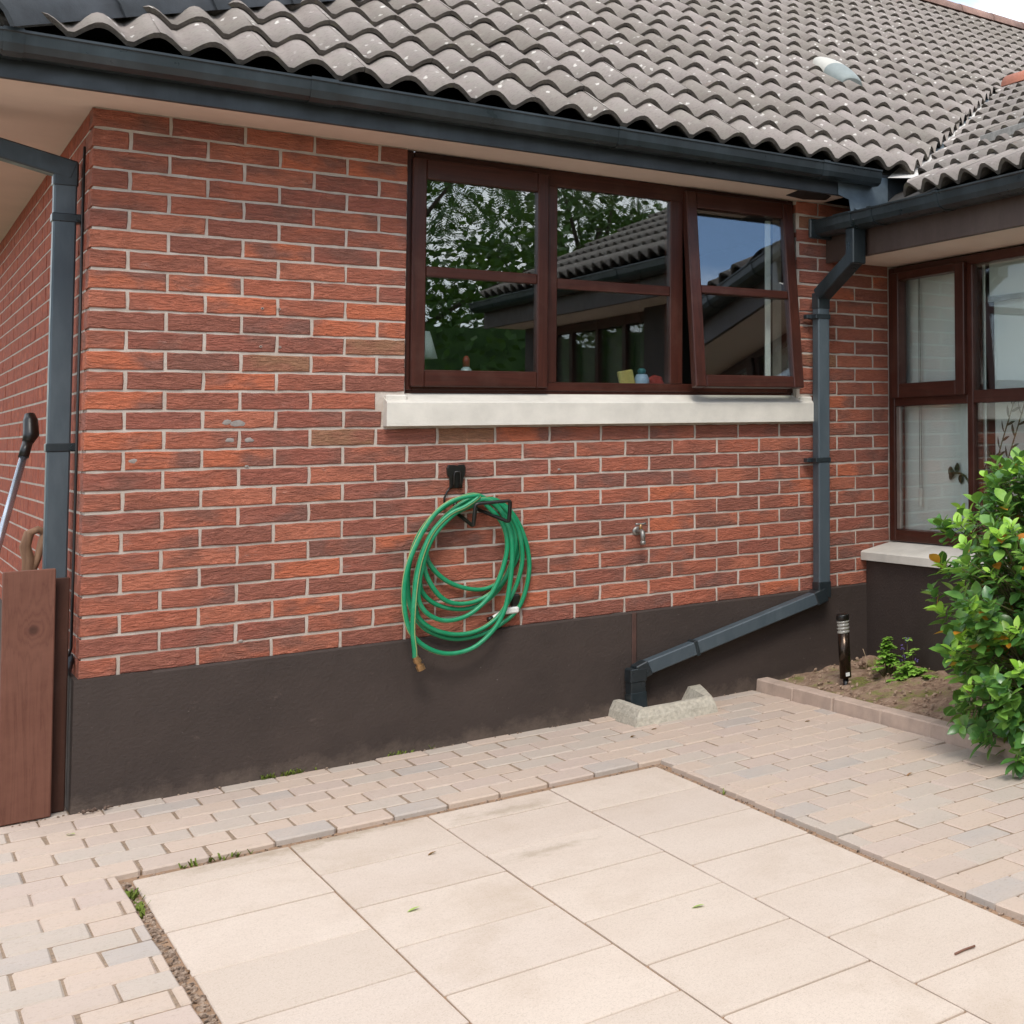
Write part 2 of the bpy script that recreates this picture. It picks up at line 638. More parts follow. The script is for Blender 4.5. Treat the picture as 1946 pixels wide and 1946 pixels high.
def lay(parent, x, z, w, d, y=0.0):
    global n_bricks
    o = put('brick', brick_data(w, d), parent, (x, y + R.uniform(-.0012, .0012), z + R.uniform(-.001, .001)))
    n_bricks += 1
    return o


for n in range(28):
    z = PZ + n * V
    x = 0.0
    first = True
    cuts = []
    while x < WALL_X1:
        w = .1025 if (first and n % 2 == 0) else .215
        d = .215 if (first and n % 2 == 0) else .1025
        cuts.append((x, x + w, d))
        x += w + .01
        first = False
    for a, b, d in cuts:
        b = min(b, WALL_X1)
        spans = [(a, b)]
        for lo, hi, zl, zh in ((WX0 - .0045, WX1 + .0045, WZ0 - .01, 9), (SX0 - .008, SX1 + .008, SZ0 - .006, SZ1 + .004)):
            if z + .06 > zl and z + .005 < zh:
                new = []
                for s, e in spans:
                    if e <= lo or s >= hi:
                        new.append((s, e))
                    else:
                        if s < lo:
                            new.append((s, lo))
                        if e > hi:
                            new.append((hi, e))
                spans = new
        for s, e in spans:
            if e - s > .035:
                lay(front, s, z, e - s, d if e - s < .2 or d < .2 else d)

# side wall, seen at a sharp angle past the downpipe
mb = MB()
mb.box((.0018, .10, PZ), (.26, 8.0, SOF))
side = mb.build('brick_wall', MORTAR, house)
rest = MB()
side_list = []
for n in range(28):
    z = PZ + n * V
    y = .225 if n % 2 == 0 else .1125
    while y < 7.9:
        side_list.append((y, z))
        y += U
side_list.sort()
mt = Matrix.Rotation(rad(-90), 4, 'Z')
for y, z in side_list:
    if n_bricks < 300 and seen((0, y + .1, z)):
        o = put('brick', brick_data(.215, .1025), side, (0, y + .215, z))
        o.rotation_euler = (0, 0, rad(-90))
        n_bricks += 1
    else:
        rest.box((R.uniform(-.001, .001), y, z), (.1, y + .215, z + .065))
M_ = Mat('rustic_red_brick_courses', .88, .25)
M_.color(M_.ramp(M_.noise(5.5, 2, .5, M_.coords((1, 1, 2.4))), [(.3, sc('#86432F')), (.45, sc('#A2523A')), (.55, sc('#8B4634')), (.7, sc('#AE5C40'))]))
M_.bump(M_.noise(1, 4, .55, M_.coords((30, 30, 120)), 1.1), .7, .01)
BRICKS_FAR = M_.m
tag(rest.build('brick_courses', BRICKS_FAR, side), kind='stuff')

# -- plinth
mb = MB()
mb.prism([(-.014, -.05), (-.014, PZ - .008), (-.004, PZ), (.2, PZ), (.2, -.05)], 0, -.012, 3.4)
mb.box((-.013, -.0139, -.05), (.2, 8, PZ - .001))
mb.box((3.2, WING_Y, -.05), (3.45, -.0145, .612))
me = mb.bm
mb.build('plinth', PLINTH, house)
boxpart('conduit', (1.934, -.022, .19), (1.954, -.013, .478), simple('rusty_brown_conduit', '#4A322A', .6), house, .003)

# -- sills
mb = MB()
mb.prism([(-.052, SZ0), (-.052, SZ0 + .098), (-.045, SZ0 + .104), (.05, SZ1 + .006), (.05, SZ0)], 0, SX0, SX1)
for x0, x1 in ((SX0, 1.0), (2.80, SX1)):
    mb.box((x0 + .002, -.03, SZ0 + .1), (x1, .03, SZ1 - .004), 0, .006)
sill = mb.build('window_sill', SILL, house)
mb = MB()
mb.prism([(3.172, .613), (3.172, .655), (3.18, .663), (3.37, .698), (3.37, .613)], 1, -2.45, -.003)
mb.build('window_sill', SILL, house)

# -- kitchen window
FY = .034
win = MB()
for a, b in (((WX0, FY, WZ0 + .012), (WX0 + .03, FY + .07, 2.574)), ((WX1 - .03, FY, WZ0 + .012), (WX1, FY + .07, 2.574)),
             ((1.557, FY, 1.578), (1.6085, FY + .07, 2.50)), ((2.134, FY, 1.578), (2.196, FY + .07, 2.50))):
    win.box(a, b, 0, .003)
for a, b in (((WX0 + .03, FY + .002, WZ0 + .012), (WX1 - .03, FY + .068, 1.579)), ((WX0 + .03, FY + .002, 2.4975), (WX1 - .03, FY + .068, 2.574)),
             ((1.6085, FY + .004, 2.018), (2.134, FY + .05, 2.066))):
    win.box(a, b, 1, .003)
win.box((WX0 + .004, FY + .01, 1.515), (WX1 - .004, FY + .06, 1.5375), 1, .002)
window = win.build('window', [ROSEWOOD, ROSEWOOD_H], house)


def pane(x0, x1, z0, z1, y, parent, mat4=None):
    mb = MB()
    mb.box((x0, y, z0), (x1, y + .005, z1), 0, 0, mat4)
    return mb.build('pane', GLASS, parent)


def sash(x0, x1, z0, z1, gx0, gx1, gz0, gz1, bar, y, mat4=None):
    mb = MB()
    for a, b in (((x0, y, z0), (gx0, y + .055, z1)), ((gx1, y, z0), (x1, y + .055, z1))):
        mb.box(a, b, 0, .004, mat4)
    for a, b in (((gx0, y + .001, z0), (gx1, y + .054, gz0)), ((gx0, y + .001, gz1), (gx1, y + .054, z1)), ((gx0, y + .006, bar[0]), (gx1, y + .05, bar[1]))):
        mb.box(a, b, 1, .004, mat4)
    o = mb.build('sash', [ROSEWOOD, ROSEWOOD_H], window)
    pane(gx0 - .005, gx1 + .005, gz0 - .005, bar[0] + .005, y + .022, window, mat4)
    pane(gx0 - .005, gx1 + .005, bar[1] - .005, gz1 + .005, y + .022, window, mat4)
    return o


sash(1.018, 1.562, 1.552, 2.545, 1.071, 1.516, 1.625, 2.457, (2.030, 2.076), .006)
pane(1.60, 2.14, 1.57, 2.025, FY + .02, window)
pane(1.60, 2.14, 2.06, 2.50, FY + .02, window)
tilt = Matrix.Translation((0, .02, 2.555)) @ Matrix.Rotation(rad(7.0), 4, 'X') @ Matrix.Translation((0, -.02, -2.555))
tilt = Matrix.Translation((0, .02, 2.555)) @ Matrix.Rotation(rad(-7.0), 4, 'X') @ Matrix.Translation((0, -.02, -2.555))
sash(2.196, 2.772, 1.552, 2.552, 2.250, 2.716, 1.612, 2.470, (2.028, 2.070), .004, tilt).name = 'open_sash'
mb = MB()       # white stay seen through the open sash
mb.box((2.655, .072, 1.60), (2.685, .085, 2.46), 0, .003)
mb.build('window_stay', WHITE, window)

# dim room behind the kitchen window
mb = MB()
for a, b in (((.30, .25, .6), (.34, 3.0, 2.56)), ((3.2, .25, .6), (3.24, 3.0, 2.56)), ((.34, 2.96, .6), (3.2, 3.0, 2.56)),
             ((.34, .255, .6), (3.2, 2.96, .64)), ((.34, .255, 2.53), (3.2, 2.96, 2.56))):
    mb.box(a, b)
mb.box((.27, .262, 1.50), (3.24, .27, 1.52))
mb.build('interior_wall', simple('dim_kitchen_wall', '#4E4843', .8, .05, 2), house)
boxpart('inner_sill', (.99, .105, 1.50), (2.80, .34, 1.555), WHITE, house, .004)

# -- soffits and fascias
boxpart('soffit', (-.285, -.275, SOF), (3.3, .06, SOF + .012), SOFFIT, house, 0)
boxpart('soffit', (-.285, .0605, SOF), (.04, 8, SOF + .012), SOFFIT, house, 0)
boxpart('fascia', (-.30, -.30, SOF - .006), (2.93, -.2755, SOF + .15), FASCIA, house, .002)
boxpart('fascia', (-.315, -.30, SOF - .006), (-.2855, 8, SOF + .15), FASCIA, house, .002)
boxpart('soffit', (2.99, WING_Y, WSOF), (3.40, -.004, WSOF + .012), SOFFIT, house, 0)
boxpart('fascia', (2.965, WING_Y, WSOF - .012), (2.9895, -.003, WSOF + .235), BROWN_FASCIA, house, .002)


# -- gutters
def gutter_profile(o, s):       # outline in (outwards, z): s = -1 when outwards is minus
    prof = [(0, .068), (0, .004), (.018, -.004), (.07, -.006), (.097, .006), (.108, .03), (.112, .064), (.118, .068), (.118, .076), (.104, .076), (.102, .064),
            (.098, .034), (.09, .016), (.068, .004), (.02, .006), (.008, .012), (.008, .068)]
    return [(o[0] + s * a, o[1] + b) for a, b in prof]


mb = MB()
mb.prism(gutter_profile((-.301, 2.64), -1), 0, -.43, 3.06)
gut = mb.build('gutter', SLATE, house)
for x, wd in ((-.235, .05), (.615, .085), (1.72, .03), (2.735, .035)):
    mb = MB()
    p = gutter_profile((-.3005, 2.64), -1)[:10]
    q = [(a - .004 if a < -.31 else a, b - (.004 if b < 2.66 else 0) + (.004 if b > 2.71 else 0)) for a, b in p]
    mb.prism(q + [(-.3, 2.716)], 0, x - wd / 2, x + wd / 2)
    mb.build('gutter_bracket', SLATE, gut)
mb = MB()
mb.prism(gutter_profile((-.316, 2.63), -1), 1, -.30, 8)
mb.build('gutter', SLATE, house)
mb = MB()
mb.prism(gutter_profile((2.964, 2.388), -1), 1, WING_Y, -.06)
wgut = mb.build('gutter', SLATE, house)
for y, wd in ((-.62, .03), (-1.19, .03), (-.36, .16), (-2.4, .03)):
    mb = MB()
    p = gutter_profile((2.9645, 2.388), -1)[:10]
    q = [(a - .004 if a < 2.955 else a, b - (.004 if b < 2.41 else 0) + (.004 if b > 2.455 else 0)) for a, b in p]
    mb.prism(q + [(2.965, 2.464)], 1, y - wd / 2, y + wd / 2)
    mb.build('gutter_bracket', SLATE, wgut)
mb = MB()
mb.box((2.835, -.07, 2.37), (2.965, -.045, 2.475), 0, .006)
mb.tube([(2.9, -.058, 2.425), (2.9, -.03, 2.425)], .05, 12)
mb.build('gutter_stop_end', SLATE, wgut)


# -- downpipes
def pipe_run(name, segs, w, mat, parent, extra=()):
    mb = MB()
    for i, (a, b, up) in enumerate(segs):
        mb.beam(a, b, w + .0026 * i, w + .0026 * i, 0, up, .005)
    return mb.build(name, mat, parent)


PX = 2.895
dp = pipe_run('downpipe', [((PX, -.072, .50), (PX, -.072, 2.03), (0, 1, 0))], .066, PIPE, house)
pipe_run('swan_neck', [((PX, -.072, 1.985), (PX, -.072, 2.075), (0, 1, 0)), ((PX, -.072, 2.06), (PX + .012, -.40, 2.235), (0, 0, 1)), ((PX + .012, -.40, 2.20), (PX + .012, -.40, 2.385), (0, 1, 0))], .071, SLATE, dp)
for z in (1.945, 1.175):
    mb = MB()
    mb.box((PX - .05, -.109, z - .013), (PX + .037, -.02, z + .013), 0, .003)
    mb.box((PX - .075, -.06, z - .011), (PX - .045, -.02, z + .011), 0, .003)
    mb.build('pipe_clip', SLATE, dp)
pipe_run('pipe_elbow', [((PX, -.072, .53), (PX, -.072, .44), (0, 1, 0)), ((PX + .012, -.072, .462), (PX - .05, -.072, .44), (0, 1, 0))], .073, SLATE, dp)
pipe_run('sloping_pipe', [((PX - .03, -.072, .447), (1.96, -.072, .215), (0, 1, 0))], .066, PIPE, dp)
pipe_run('pipe_elbow', [((1.985, -.072, .222), (1.93, -.072, .200), (0, 1, 0)), ((1.93, -.072, .225), (1.93, -.072, .16), (0, 1, 0))], .073, SLATE, dp)
pipe_run('pipe_shoe', [((1.93, -.072, .165), (1.93, -.072, .105), (0, 1, 0))], .069, SLATE, dp)
pipe_run('pipe_shoe', [((1.93, -.072, .11), (1.93, -.085, .03), (0, 1, 0))], .075, SLATE, dp)
mb = MB()
mb.box((2.201, -.1075, .212), (2.219, -.03, .288), 0, .002, Matrix.Translation((2.21, 0, .278)) @ Matrix.Rotation(rad(-14), 4, 'Y') @ Matrix.Translation((-2.21, 0, -.25)))
mb.build('pipe_clip', SLATE, dp)

LX, LY = -.047, .285
dp2 = pipe_run('downpipe', [((LX, LY, .2), (LX, LY, 2.345), (0, 1, 0))], .064, PIPE, house)
pipe_run('swan_neck', [((LX, LY, 2.31), (LX, LY, 2.405), (0, 1, 0)), ((LX + .025, LY, 2.372), (-.37, LY, 2.47), (0, 1, 0)), ((-.372, LY, 2.44), (-.372, LY, 2.64), (0, 1, 0))], .07, SLATE, dp2)
for z in (2.19, 1.32):
    mb = MB()
    mb.box((LX - .036, LY - .036, z - .016), (-.001, LY + .036, z + .016), 0, .003)
    mb.tube([(-.006, LY - .036, z), (-.006, LY - .058, z)], .011, 8)
    mb.build('pipe_clip', SLATE, dp2)
mb = MB()
mb.tube([(-.007, .15, 2.45), (-.007, .15, 1.2), (-.008, .148, .58), (-.022, .13, .53), (-.022, .13, .45), (-.02, .128, .05)], .004, 6)
mb.build('cable', simple('black_cable', '#17120f', .5), house)
mb = MB()
mb.beam((-.028, .10, .515), (-.028, .10, .44), .03, .04)
mb.beam((-.028, .10, .50), (-.014, .16, .545), .03, .04)
mb.build('cable_cover', PIPE, house)


# -- roof tiles
def roll_h(u):
    t = (u / .1535) % 1.0 - .5
    c = math.cos(math.pi * t)
    return .056 * (c * c) ** .64


def tile_bm(seed=0):
    mb = MB()
    rr = random.Random(seed)
    n, wdt = 18, .3068
    T, L, lift = .021, .385, .030
    us = [i * wdt / n for i in range(n + 1)]
    jag = [rr.uniform(-.002, .002) for _ in us]
    ft = [mb.bm.verts.new((u, jag[i], roll_h(u + .0767) + lift)) for i, u in enumerate(us)]
    bt = [mb.bm.verts.new((u, L, roll_h(u + .0767))) for u in us]
    fb = [mb.bm.verts.new((u, jag[i] + .003, roll_h(u + .0767) + lift - T)) for i, u in enumerate(us)]
    bb = [mb.bm.verts.new((u, .13, roll_h(u + .0767) + lift - T - .006)) for u in us]
    for i in range(n):
        mb.face([ft[i], ft[i + 1], bt[i + 1], bt[i]], 0, True)
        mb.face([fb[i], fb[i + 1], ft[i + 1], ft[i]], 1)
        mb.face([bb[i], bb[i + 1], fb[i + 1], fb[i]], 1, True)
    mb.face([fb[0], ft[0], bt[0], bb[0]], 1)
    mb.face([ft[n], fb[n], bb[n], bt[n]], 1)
    return mb


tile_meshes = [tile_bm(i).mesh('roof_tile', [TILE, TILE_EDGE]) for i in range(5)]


def basis(Uv, Vv, org):
    Uv, Vv = Vector(Uv), Vector(Vv)
    Nv = Uv.cross(Vv)
    mt = Matrix((Uv, Vv, Nv)).transposed().to_4x4()
    mt.translation = org
    return mt


cp, sp = math.cos(PITCH), math.sin(PITCH)
GA = .3265
wing_z = lambda x: WE_Z + (min(x, 2 * WRIDGE_X - x) - WE_X) * TP
main_z = lambda y: EAVE_Z + (y - EAVE_Y) * TP

roof_tiles = []          # (matrix, cut planes, roof index)
MAIN_ROWS = 21
X_OFF = 1.44 - .0767 - .3068 * 6
for r in range(MAIN_ROWS):
    for c in range(0, 52):
        x0 = X_OFF + c * .3068
        y, z = EAVE_Y + r * GA * cp, EAVE_Z + r * GA * sp
        if x0 + .31 < y + .05 or x0 > 13.5:
            continue
        cuts = []
        if x0 < y + .45:
            cuts.append(((y, y, z), (-1, 1, 0)))          # hip
        cx, cy = x0 + .15, y + .16
        if cx < WRIDGE_X and wing_z(cx) - main_z(cy) > -.25 and cy < 2.2:
            cuts.append(((3.655, 0.0, 0), (1, -1, 0)))     # valley
            if wing_z(cx) - main_z(cy) > .25:
                continue
        elif cx >= WRIDGE_X and wing_z(cx) > main_z(cy) + .1:
            continue
        roof_tiles.append((basis((1, 0, 0), (0, cp, sp), (x0, y, z)), cuts, 0))
for r in range(10):
    for c in range(-8, 20):
        y0 = -.668 - .0767 - c * .3068 + .3068
        x, z = WE_X + r * GA * cp, WE_Z + r * GA * sp
        if y0 - .31 < WING_Y - .1:
            continue
        cx, cy = x + .16, y0 - .15
        d = main_z(cy) - wing_z(cx)
        if d > .25:
            continue
        cuts = [((3.745, 0.0, 0), (-1, 1, 0))] if d > -.3 else []
        if r == 0 and y0 > -.55:
            continue
        roof_tiles.append((basis((0, -1, 0), (cp, 0, sp), (x, y0, z)), cuts, 1))


def sheet(name, quad, mat, parent):
    mb = MB()
    mb.face([mb.bm.verts.new(p) for p in quad])
    r = bmesh.ops.extrude_face_region(mb.bm, geom=mb.bm.faces[:])
    for v in r['geom']:
        if isinstance(v, bmesh.types.BMVert):
            v.co.z -= .03
    return mb.build(name, mat, parent)


FELT = simple('roofing_felt', '#2A2622', .9)
yr = EAVE_Y + 7.0 * cp
zr = EAVE_Z + 7.0 * sp
roof = sheet('roof', [(-.28, -.28, EAVE_Z + .012), (14, -.28, EAVE_Z + .012), (14, yr, zr - .025), (yr, yr, zr - .025)], FELT, house)
mb = MB()
vs = [mb.bm.verts.new(p) for p in ((-.38, -.38, EAVE_Z - .01), (yr, yr, zr - .03), (yr, 11, zr - .03), (-.38, 11, EAVE_Z - .01), (yr, 11.7, 2.8), (14, 11.7, 2.8), (14, yr, zr - .03))]
mb.face([vs[0], vs[1], vs[2], vs[3]])
mb.face([vs[1], vs[6], vs[5], vs[4]])
mb.build('roof_slope', TILE, roof)
xr = WRIDGE_X
wz = WE_Z + (WRIDGE_X - WE_X) * TP - .03
wroof = sheet('roof', [(WE_X + .02, -.55, WE_Z - .012), (WE_X + .02, WING_Y, WE_Z - .012), (xr, WING_Y, wz), (xr, 2.0, wz)], FELT, house)
mb = MB()
vs = [mb.bm.verts.new(p) for p in ((xr, WING_Y, wz), (xr, 2.0, wz), (8.4, -.6, WE_Z), (8.4, WING_Y, WE_Z))]
mb.face(vs)
vs = [mb.bm.verts.new(p) for p in ((3.0, WING_Y + .04, WSOF), (8.4, WING_Y + .04, WSOF), (8.4, WING_Y + .04, WE_Z), (xr, WING_Y + .04, wz), (3.0, WING_Y + .04, WE_Z))]
mb.face(vs)
mb.build('roof_slope', TILE, wroof)

roof_tiles.sort(key=lambda t: depth_of(t[0] @ Vector((.15, .16, .03))))
stuff = {0: MB(), 1: MB()}
n_tiles = 0
for mt, cuts, k in roof_tiles:
    par = (roof, wroof)[k]
    mid = mt @ Vector((.15, .1, .04))
    single = n_tiles < 298 and seen(mid, 60)
    if not cuts and single:
        o = put('roof_tile', R.choice(tile_meshes), par)
        o.matrix_world = mt @ Matrix.Translation((R.uniform(-.002, .002), R.uniform(-.004, .004), R.uniform(0, .003))) @ Matrix.Rotation(R.uniform(-.006, .006), 4, 'Z') @ Matrix.Rotation(R.uniform(-.012, .006), 4, 'X')
        n_tiles += 1
        continue
    t = tile_bm(R.randrange(99))
    inv = mt.inverted()
    for p, nrm in cuts:
        pl = inv @ Vector(p)
        nn = inv.to_3x3() @ Vector(nrm)
        bmesh.ops.bisect_plane(t.bm, geom=t.bm.verts[:] + t.bm.edges[:] + t.bm.faces[:], plane_co=pl, plane_no=nn, clear_outer=True)
    if not t.bm.faces:
        t.bm.free()
        continue
    if single:
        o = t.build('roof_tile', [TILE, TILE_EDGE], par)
        o.matrix_world = mt
        n_tiles += 1
    else:
        bmesh.ops.transform(t.bm, matrix=mt, verts=t.bm.verts[:])
        me = t.mesh('tmp', [TILE])
        stuff[k].bm.from_mesh(me)
        bpy.data.meshes.remove(me)
for k in (0, 1):
    if stuff[k].bm.faces:
        me = bpy.data.meshes.new('roof_tiles')
        stuff[k].bm.to_mesh(me)
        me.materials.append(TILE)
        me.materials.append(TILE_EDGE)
        tag(put('roof_tiles', me, (roof, wroof)[k]), kind='stuff')


def half_round(a, b, r, n, name, mats, parent, lift=0.0):
    """a run of half-round ridge tiles from a to b, each its own part"""
    a, b = Vector(a), Vector(b)
    t = (b - a).normalized()
    s = t.cross(Vector((0, 0, 1))).normalized()
    up = s.cross(t)
    L = (b - a).length / n
    for i in range(n):
        mb = MB()
        rings = []
        for q, rr in ((i * L, r), ((i + 1) * L + .02, r * .96)):
            rings.append([[mb.bm.verts.new(a + t * q + s * math.cos(math.pi * k / 10) * g + up * (math.sin(math.pi * k / 10) * g + lift)) for k in range(11)] for g in (rr, rr - .016)])
        for k in range(10):
            for q in (0, 1):
                mb.face([rings[0][q][k], rings[0][q][k + 1], rings[1][q][k + 1], rings[1][q][k]], 0, True)
            for e in (0, 1):
                mb.face([rings[e][0][k], rings[e][0][k + 1], rings[e][1][k + 1], rings[e][1][k]])
        mb.build(name, mats[i % len(mats)], parent)


half_round((-.36, -.36, EAVE_Z + .02), (yr, yr, zr + .03), .165, 20, 'hip_tile', [HIP], roof, -.03)
half_round((yr, yr, zr + .02), (13.9, yr, zr + .02), .12, 18, 'ridge_tile', [RIDGE, simple('buff_ridge_tile', '#8A6C60', .8, .3, 9, .3, 120)], roof)
TERRA = simple('orange_ridge_tile', '#AA6A52', .8, .15, 9, .3, 120)
half_round((xr, 1.78, wz + .06), (xr, WING_Y, wz + .06), .12, 16, 'ridge_tile', [TERRA, RIDGE], wroof)

# valley: lead lining and the mortar bedding that shows white between the cut tiles
mb = MB()
def vp(t, off):
    x = 3.25 + t
    return Vector((x + off, x - 3.70 - off, main_z(x - 3.70) + .016 + abs(off) * .18))
for i in range(14):
    t = i * .19
    a = [vp(t, -.11), vp(t, .09), vp(t + .19, .09), vp(t + .19, -.11)]
    mb.face([mb.bm.verts.new(p) for p in a], 1 if i % 4 == 3 else 0)
mb.build('valley_lining', [MORTARW, LEAD], roof)
for i in range(11):
    t = .10 + i * .205
    p = vp(t, .055)
    mb = MB()
    vs = mb.box((-.05, -.03, -.02), (.05, .03, .045 + R.uniform(-.01, .015)), 0, .012, Matrix.Translation(p) @ Matrix.Rotation(rad(45 + R.uniform(-9, 9)), 4, 'Z') @ Matrix.Rotation(rad(-18), 4, 'Y'))
    mb.build('mortar_bedding', MORTARW if i % 3 != 1 else LEAD, roof)

# lead apron where the two eaves meet
mb = MB()
mb.prism([(2.862, 2.575), (2.862, 2.69), (3.16, 2.70), (3.16, 2.49), (2.935, 2.49), (2.925, 2.555)], 1, -.309, -.304)
grid = []
for j in range(7):
    t = j / 6
    yy, zz_ = -.306 - .26 * t, 2.515 - .075 * t ** .6 + .012 * math.sin(t * 5)
    grid.append([mb.bm.verts.new((2.955 - .055 * t + (i / 4) * (.15 - .06 * t), yy + .02 * (i / 4) * t, zz_ + .02 * (i / 4 - .4) ** 2 * t + .022 * (i == 4) * t)) for i in range(5)])
for A, B in zip(grid, grid[1:]):
    for i in range(4):
        mb.face([A[i], A[i + 1], B[i + 1], B[i]], 0, True)
mb.build('lead_flashing', LEAD, house)
boxpart('eave_cap', (2.935, -.30, 2.578), (3.30, -.02, 2.72), FASCIA, house, .002)
mb = MB()
mb.prism([(2.66, -.27), (2.72, -.29), (2.86, -.24), (2.9, -.12), (2.8, -.06), (2.68, -.1)], 2, SOF - .004, SOF - .001)
mb.build('vent_hole', SEAL, house)

# moulded roof vent tile
org = Vector((3.735, 1.43, 0))
ov = (org.y - EAVE_Y) / cp
mt = basis((1, 0, 0), (0, cp, sp), (3.73, EAVE_Y + (ov - .27) * cp, EAVE_Z + (ov - .27) * sp))
mb = MB()
rows = []
for i in range(13):
    v = .54 * i / 12
    t = i / 12
    wv = .102 * (1 - max(0, (t - .45) / .62) ** 2.4) * (1 - .25 * max(0, (.12 - t) / .12))
    hv = .030 + .066 * math.sin(math.pi * min(1, .10 + t * .92)) ** .6
    rows.append([mb.bm.verts.new(mt @ Vector((.115 - wv * math.cos(math.pi * k / 10), v, .03 + hv * math.sin(math.pi * k / 10) ** .7))) for k in range(11)])
for i, (A, B) in enumerate(zip(rows, rows[1:])):
    for k in range(10):
        mb.face([A[k], A[k + 1], B[k + 1], B[k]], 1 if i < 5 else 0, True)
mb.face(rows[0], 1)
mb.build('roof_vent', [simple('pale_vent_plastic', '#B4B0A5', .6, .1, 8), simple('grey_vent_plastic', '#7E8581', .6, .15, 8)], roof)
# fixed leadwork and bracket on the wing roof
wmt = basis((0, -1, 0), (cp, 0, sp), (3.55, -.55, WE_Z + (3.55 - WE_X) * TP))
mb = MB()
mb.beam(wmt @ Vector((.16, -.02, .075)), wmt @ Vector((1.3, .12, .085)), .035, .05)
mb.beam(wmt @ Vector((.50, .02, .09)), wmt @ Vector((.50, .30, .12)), .05, .08)
mb.build('roof_bracket', GREYMETAL, wroof)

# -- wing window
WXF = 3.36
def wbox(mb, y0, y1, z0, z1, x=WXF - .006, d=.07, mi=0):
    mb.box((x, min(y0, y1), z0), (x + d, max(y0, y1), z1), mi, .004)

mb = MB()
for y0, y1, z0, z1 in ((-.006, -.062, .703, 2.25), (-.745, -.795, .77, 2.20), (-1.60, -1.65, .77, 2.20), (-2.34, -2.40, .703, 2.25)):
    wbox(mb, y0, y1, z0, z1)
for y0, y1, z0, z1 in ((-.062, -2.34, .703, .768), (-.062, -2.34, 2.198, 2.25), (-.062, -.745, 1.462, 1.518), (-.795, -1.60, 1.462, 1.53), (-1.65, -2.34, 1.462, 1.518)):
    wbox(mb, y0, y1, z0, z1, WXF - .004, .066, 1)
wwin = mb.build('window', [ROSEWOOD, ROSEWOOD_Y], house)
for ya, yb in ((-.055, -.752), (-1.642, -2.35)):
    mb = MB()
    for y0, y1 in ((ya, ya - .082), (yb, yb + .082)):
        wbox(mb, y0, y1, 1.508, 2.215, WXF - .03, .06)
    for z0, z1 in ((1.508, 1.588), (2.172, 2.215)):
        wbox(mb, ya - .082, yb + .082, z0, z1, WXF - .028, .056, 1)
    mb.build('sash', [ROSEWOOD, ROSEWOOD_Y], wwin)
for y0, y1, z0, z1 in ((-.13, -.68, 1.58, 2.18), (-.06, -.75, .765, 1.465), (-.79, -1.605, 1.525, 2.2), (-.79, -1.605, .765, 1.465), (-1.72, -2.27, 1.58, 2.18), (-1.645, -2.345, .765, 1.465)):
    mb = MB()
    wbox(mb, y0, y1, z0, z1, WXF + .012, .005)
    mb.build('pane', GLASS, wwin)
# bead round the panes
mb = MB()
for y in (-.108, -.70):
    pass
wbox(mb, -.063, -.10, .769, 1.461, WXF + .004, .02)
mb.build('glazing_bead', simple('grey_glazing_bead', '#6c625a', .5), wwin)
mb = MB()
for a, b in (((3.5, -2.5, .5), (7.0, -2.46, 2.6)), ((3.5, .30, .5), (7.0, .34, 2.6)), ((7.0, -2.5, .5), (7.04, .34, 2.6)), ((3.45, -2.46, .5), (7.0, .30, .54)), ((3.45, -2.46, 2.5), (7.0, .30, 2.54)),
             ((3.44, -5.4, .0), (3.48, -2.41, 2.5))):
    mb.box(a, b)
mb.build('interior_wall', ROOM, house)
mb = MB()
mb.box((3.27, -2.95, .612), (3.43, -2.42, WSOF), 0)
mb.box((3.27, WING_Y + .05, .612), (3.43, -5.1, WSOF), 0)
mb.build('rendered_wall', PLINTH, house)
mb = MB()
for i in range(5):
    y = -2.955 - i * .53
    wbox(mb, y, y - .06, .62, 2.25)
for z0, z1 in ((.615, .70), (2.18, 2.255), (1.46, 1.51)):
    wbox(mb, -2.96, -5.09, z0, z1, WXF - .003, .06, 1)
end_win = mb.build('window', [ROSEWOOD, ROSEWOOD_Y], house)
for i in range(4):
    y = -3.01 - i * .53
    for z0, z1 in ((.69, 1.47), (1.5, 2.19)):
        mb = MB()
        wbox(mb, y, y - .48, z0, z1, WXF + .012, .005)
        mb.build('pane', GLASS, end_win)

# blind, drawn behind the panes, with its cord
blind = thing('window_blind', 'pale fabric blind drawn behind the corner window panes', 'blind', (3.435, 0, 0))
mb = MB()
for i in range(14):
    pass
mb.prism([(0, -.025), (.006, -.2), (0, -.35), (.006, -.5), (0, -.66), (0, -.80), (.003, -.80), (.009, -.5), (.003, -.35), (.009, -.2), (.003, -.025)], 2, .74, 2.24)
mb.prism([(.03, -.80), (.03, -1.62), (.034, -1.62), (.034, -.80)], 2, 2.02, 2.24)
mb.prism([(.06, -.80), (.066, -1.1), (.06, -1.4), (.066, -1.65), (.06, -2.35), (.064, -2.35), (.07, -1.1), (.064, -.80)], 2, .74, 2.24)
mb.build('fabric', BLIND, blind)
mb = MB()
mb.beam((.025, -.80, 2.015), (.025, -1.62, 2.015), .02, .03)
mb.build('bottom_bar', simple('grey_blind_bar', '#8f948a', .5), blind)
mb = MB()
mb.tube([(-.02, -.215, 2.2), (-.02, -.218, .98)], .0025, 5)
mb.tube([(-.02, -.225, 2.2), (-.02, -.238, 1.0)], .0025, 5)
mb.build('cord', simple('grey_cord', '#8d9690', .7), blind)
boxpart('cord_weight', (-.03, -.232, .90), (-.012, -.212, 1.0), WHITE, blind, .003)

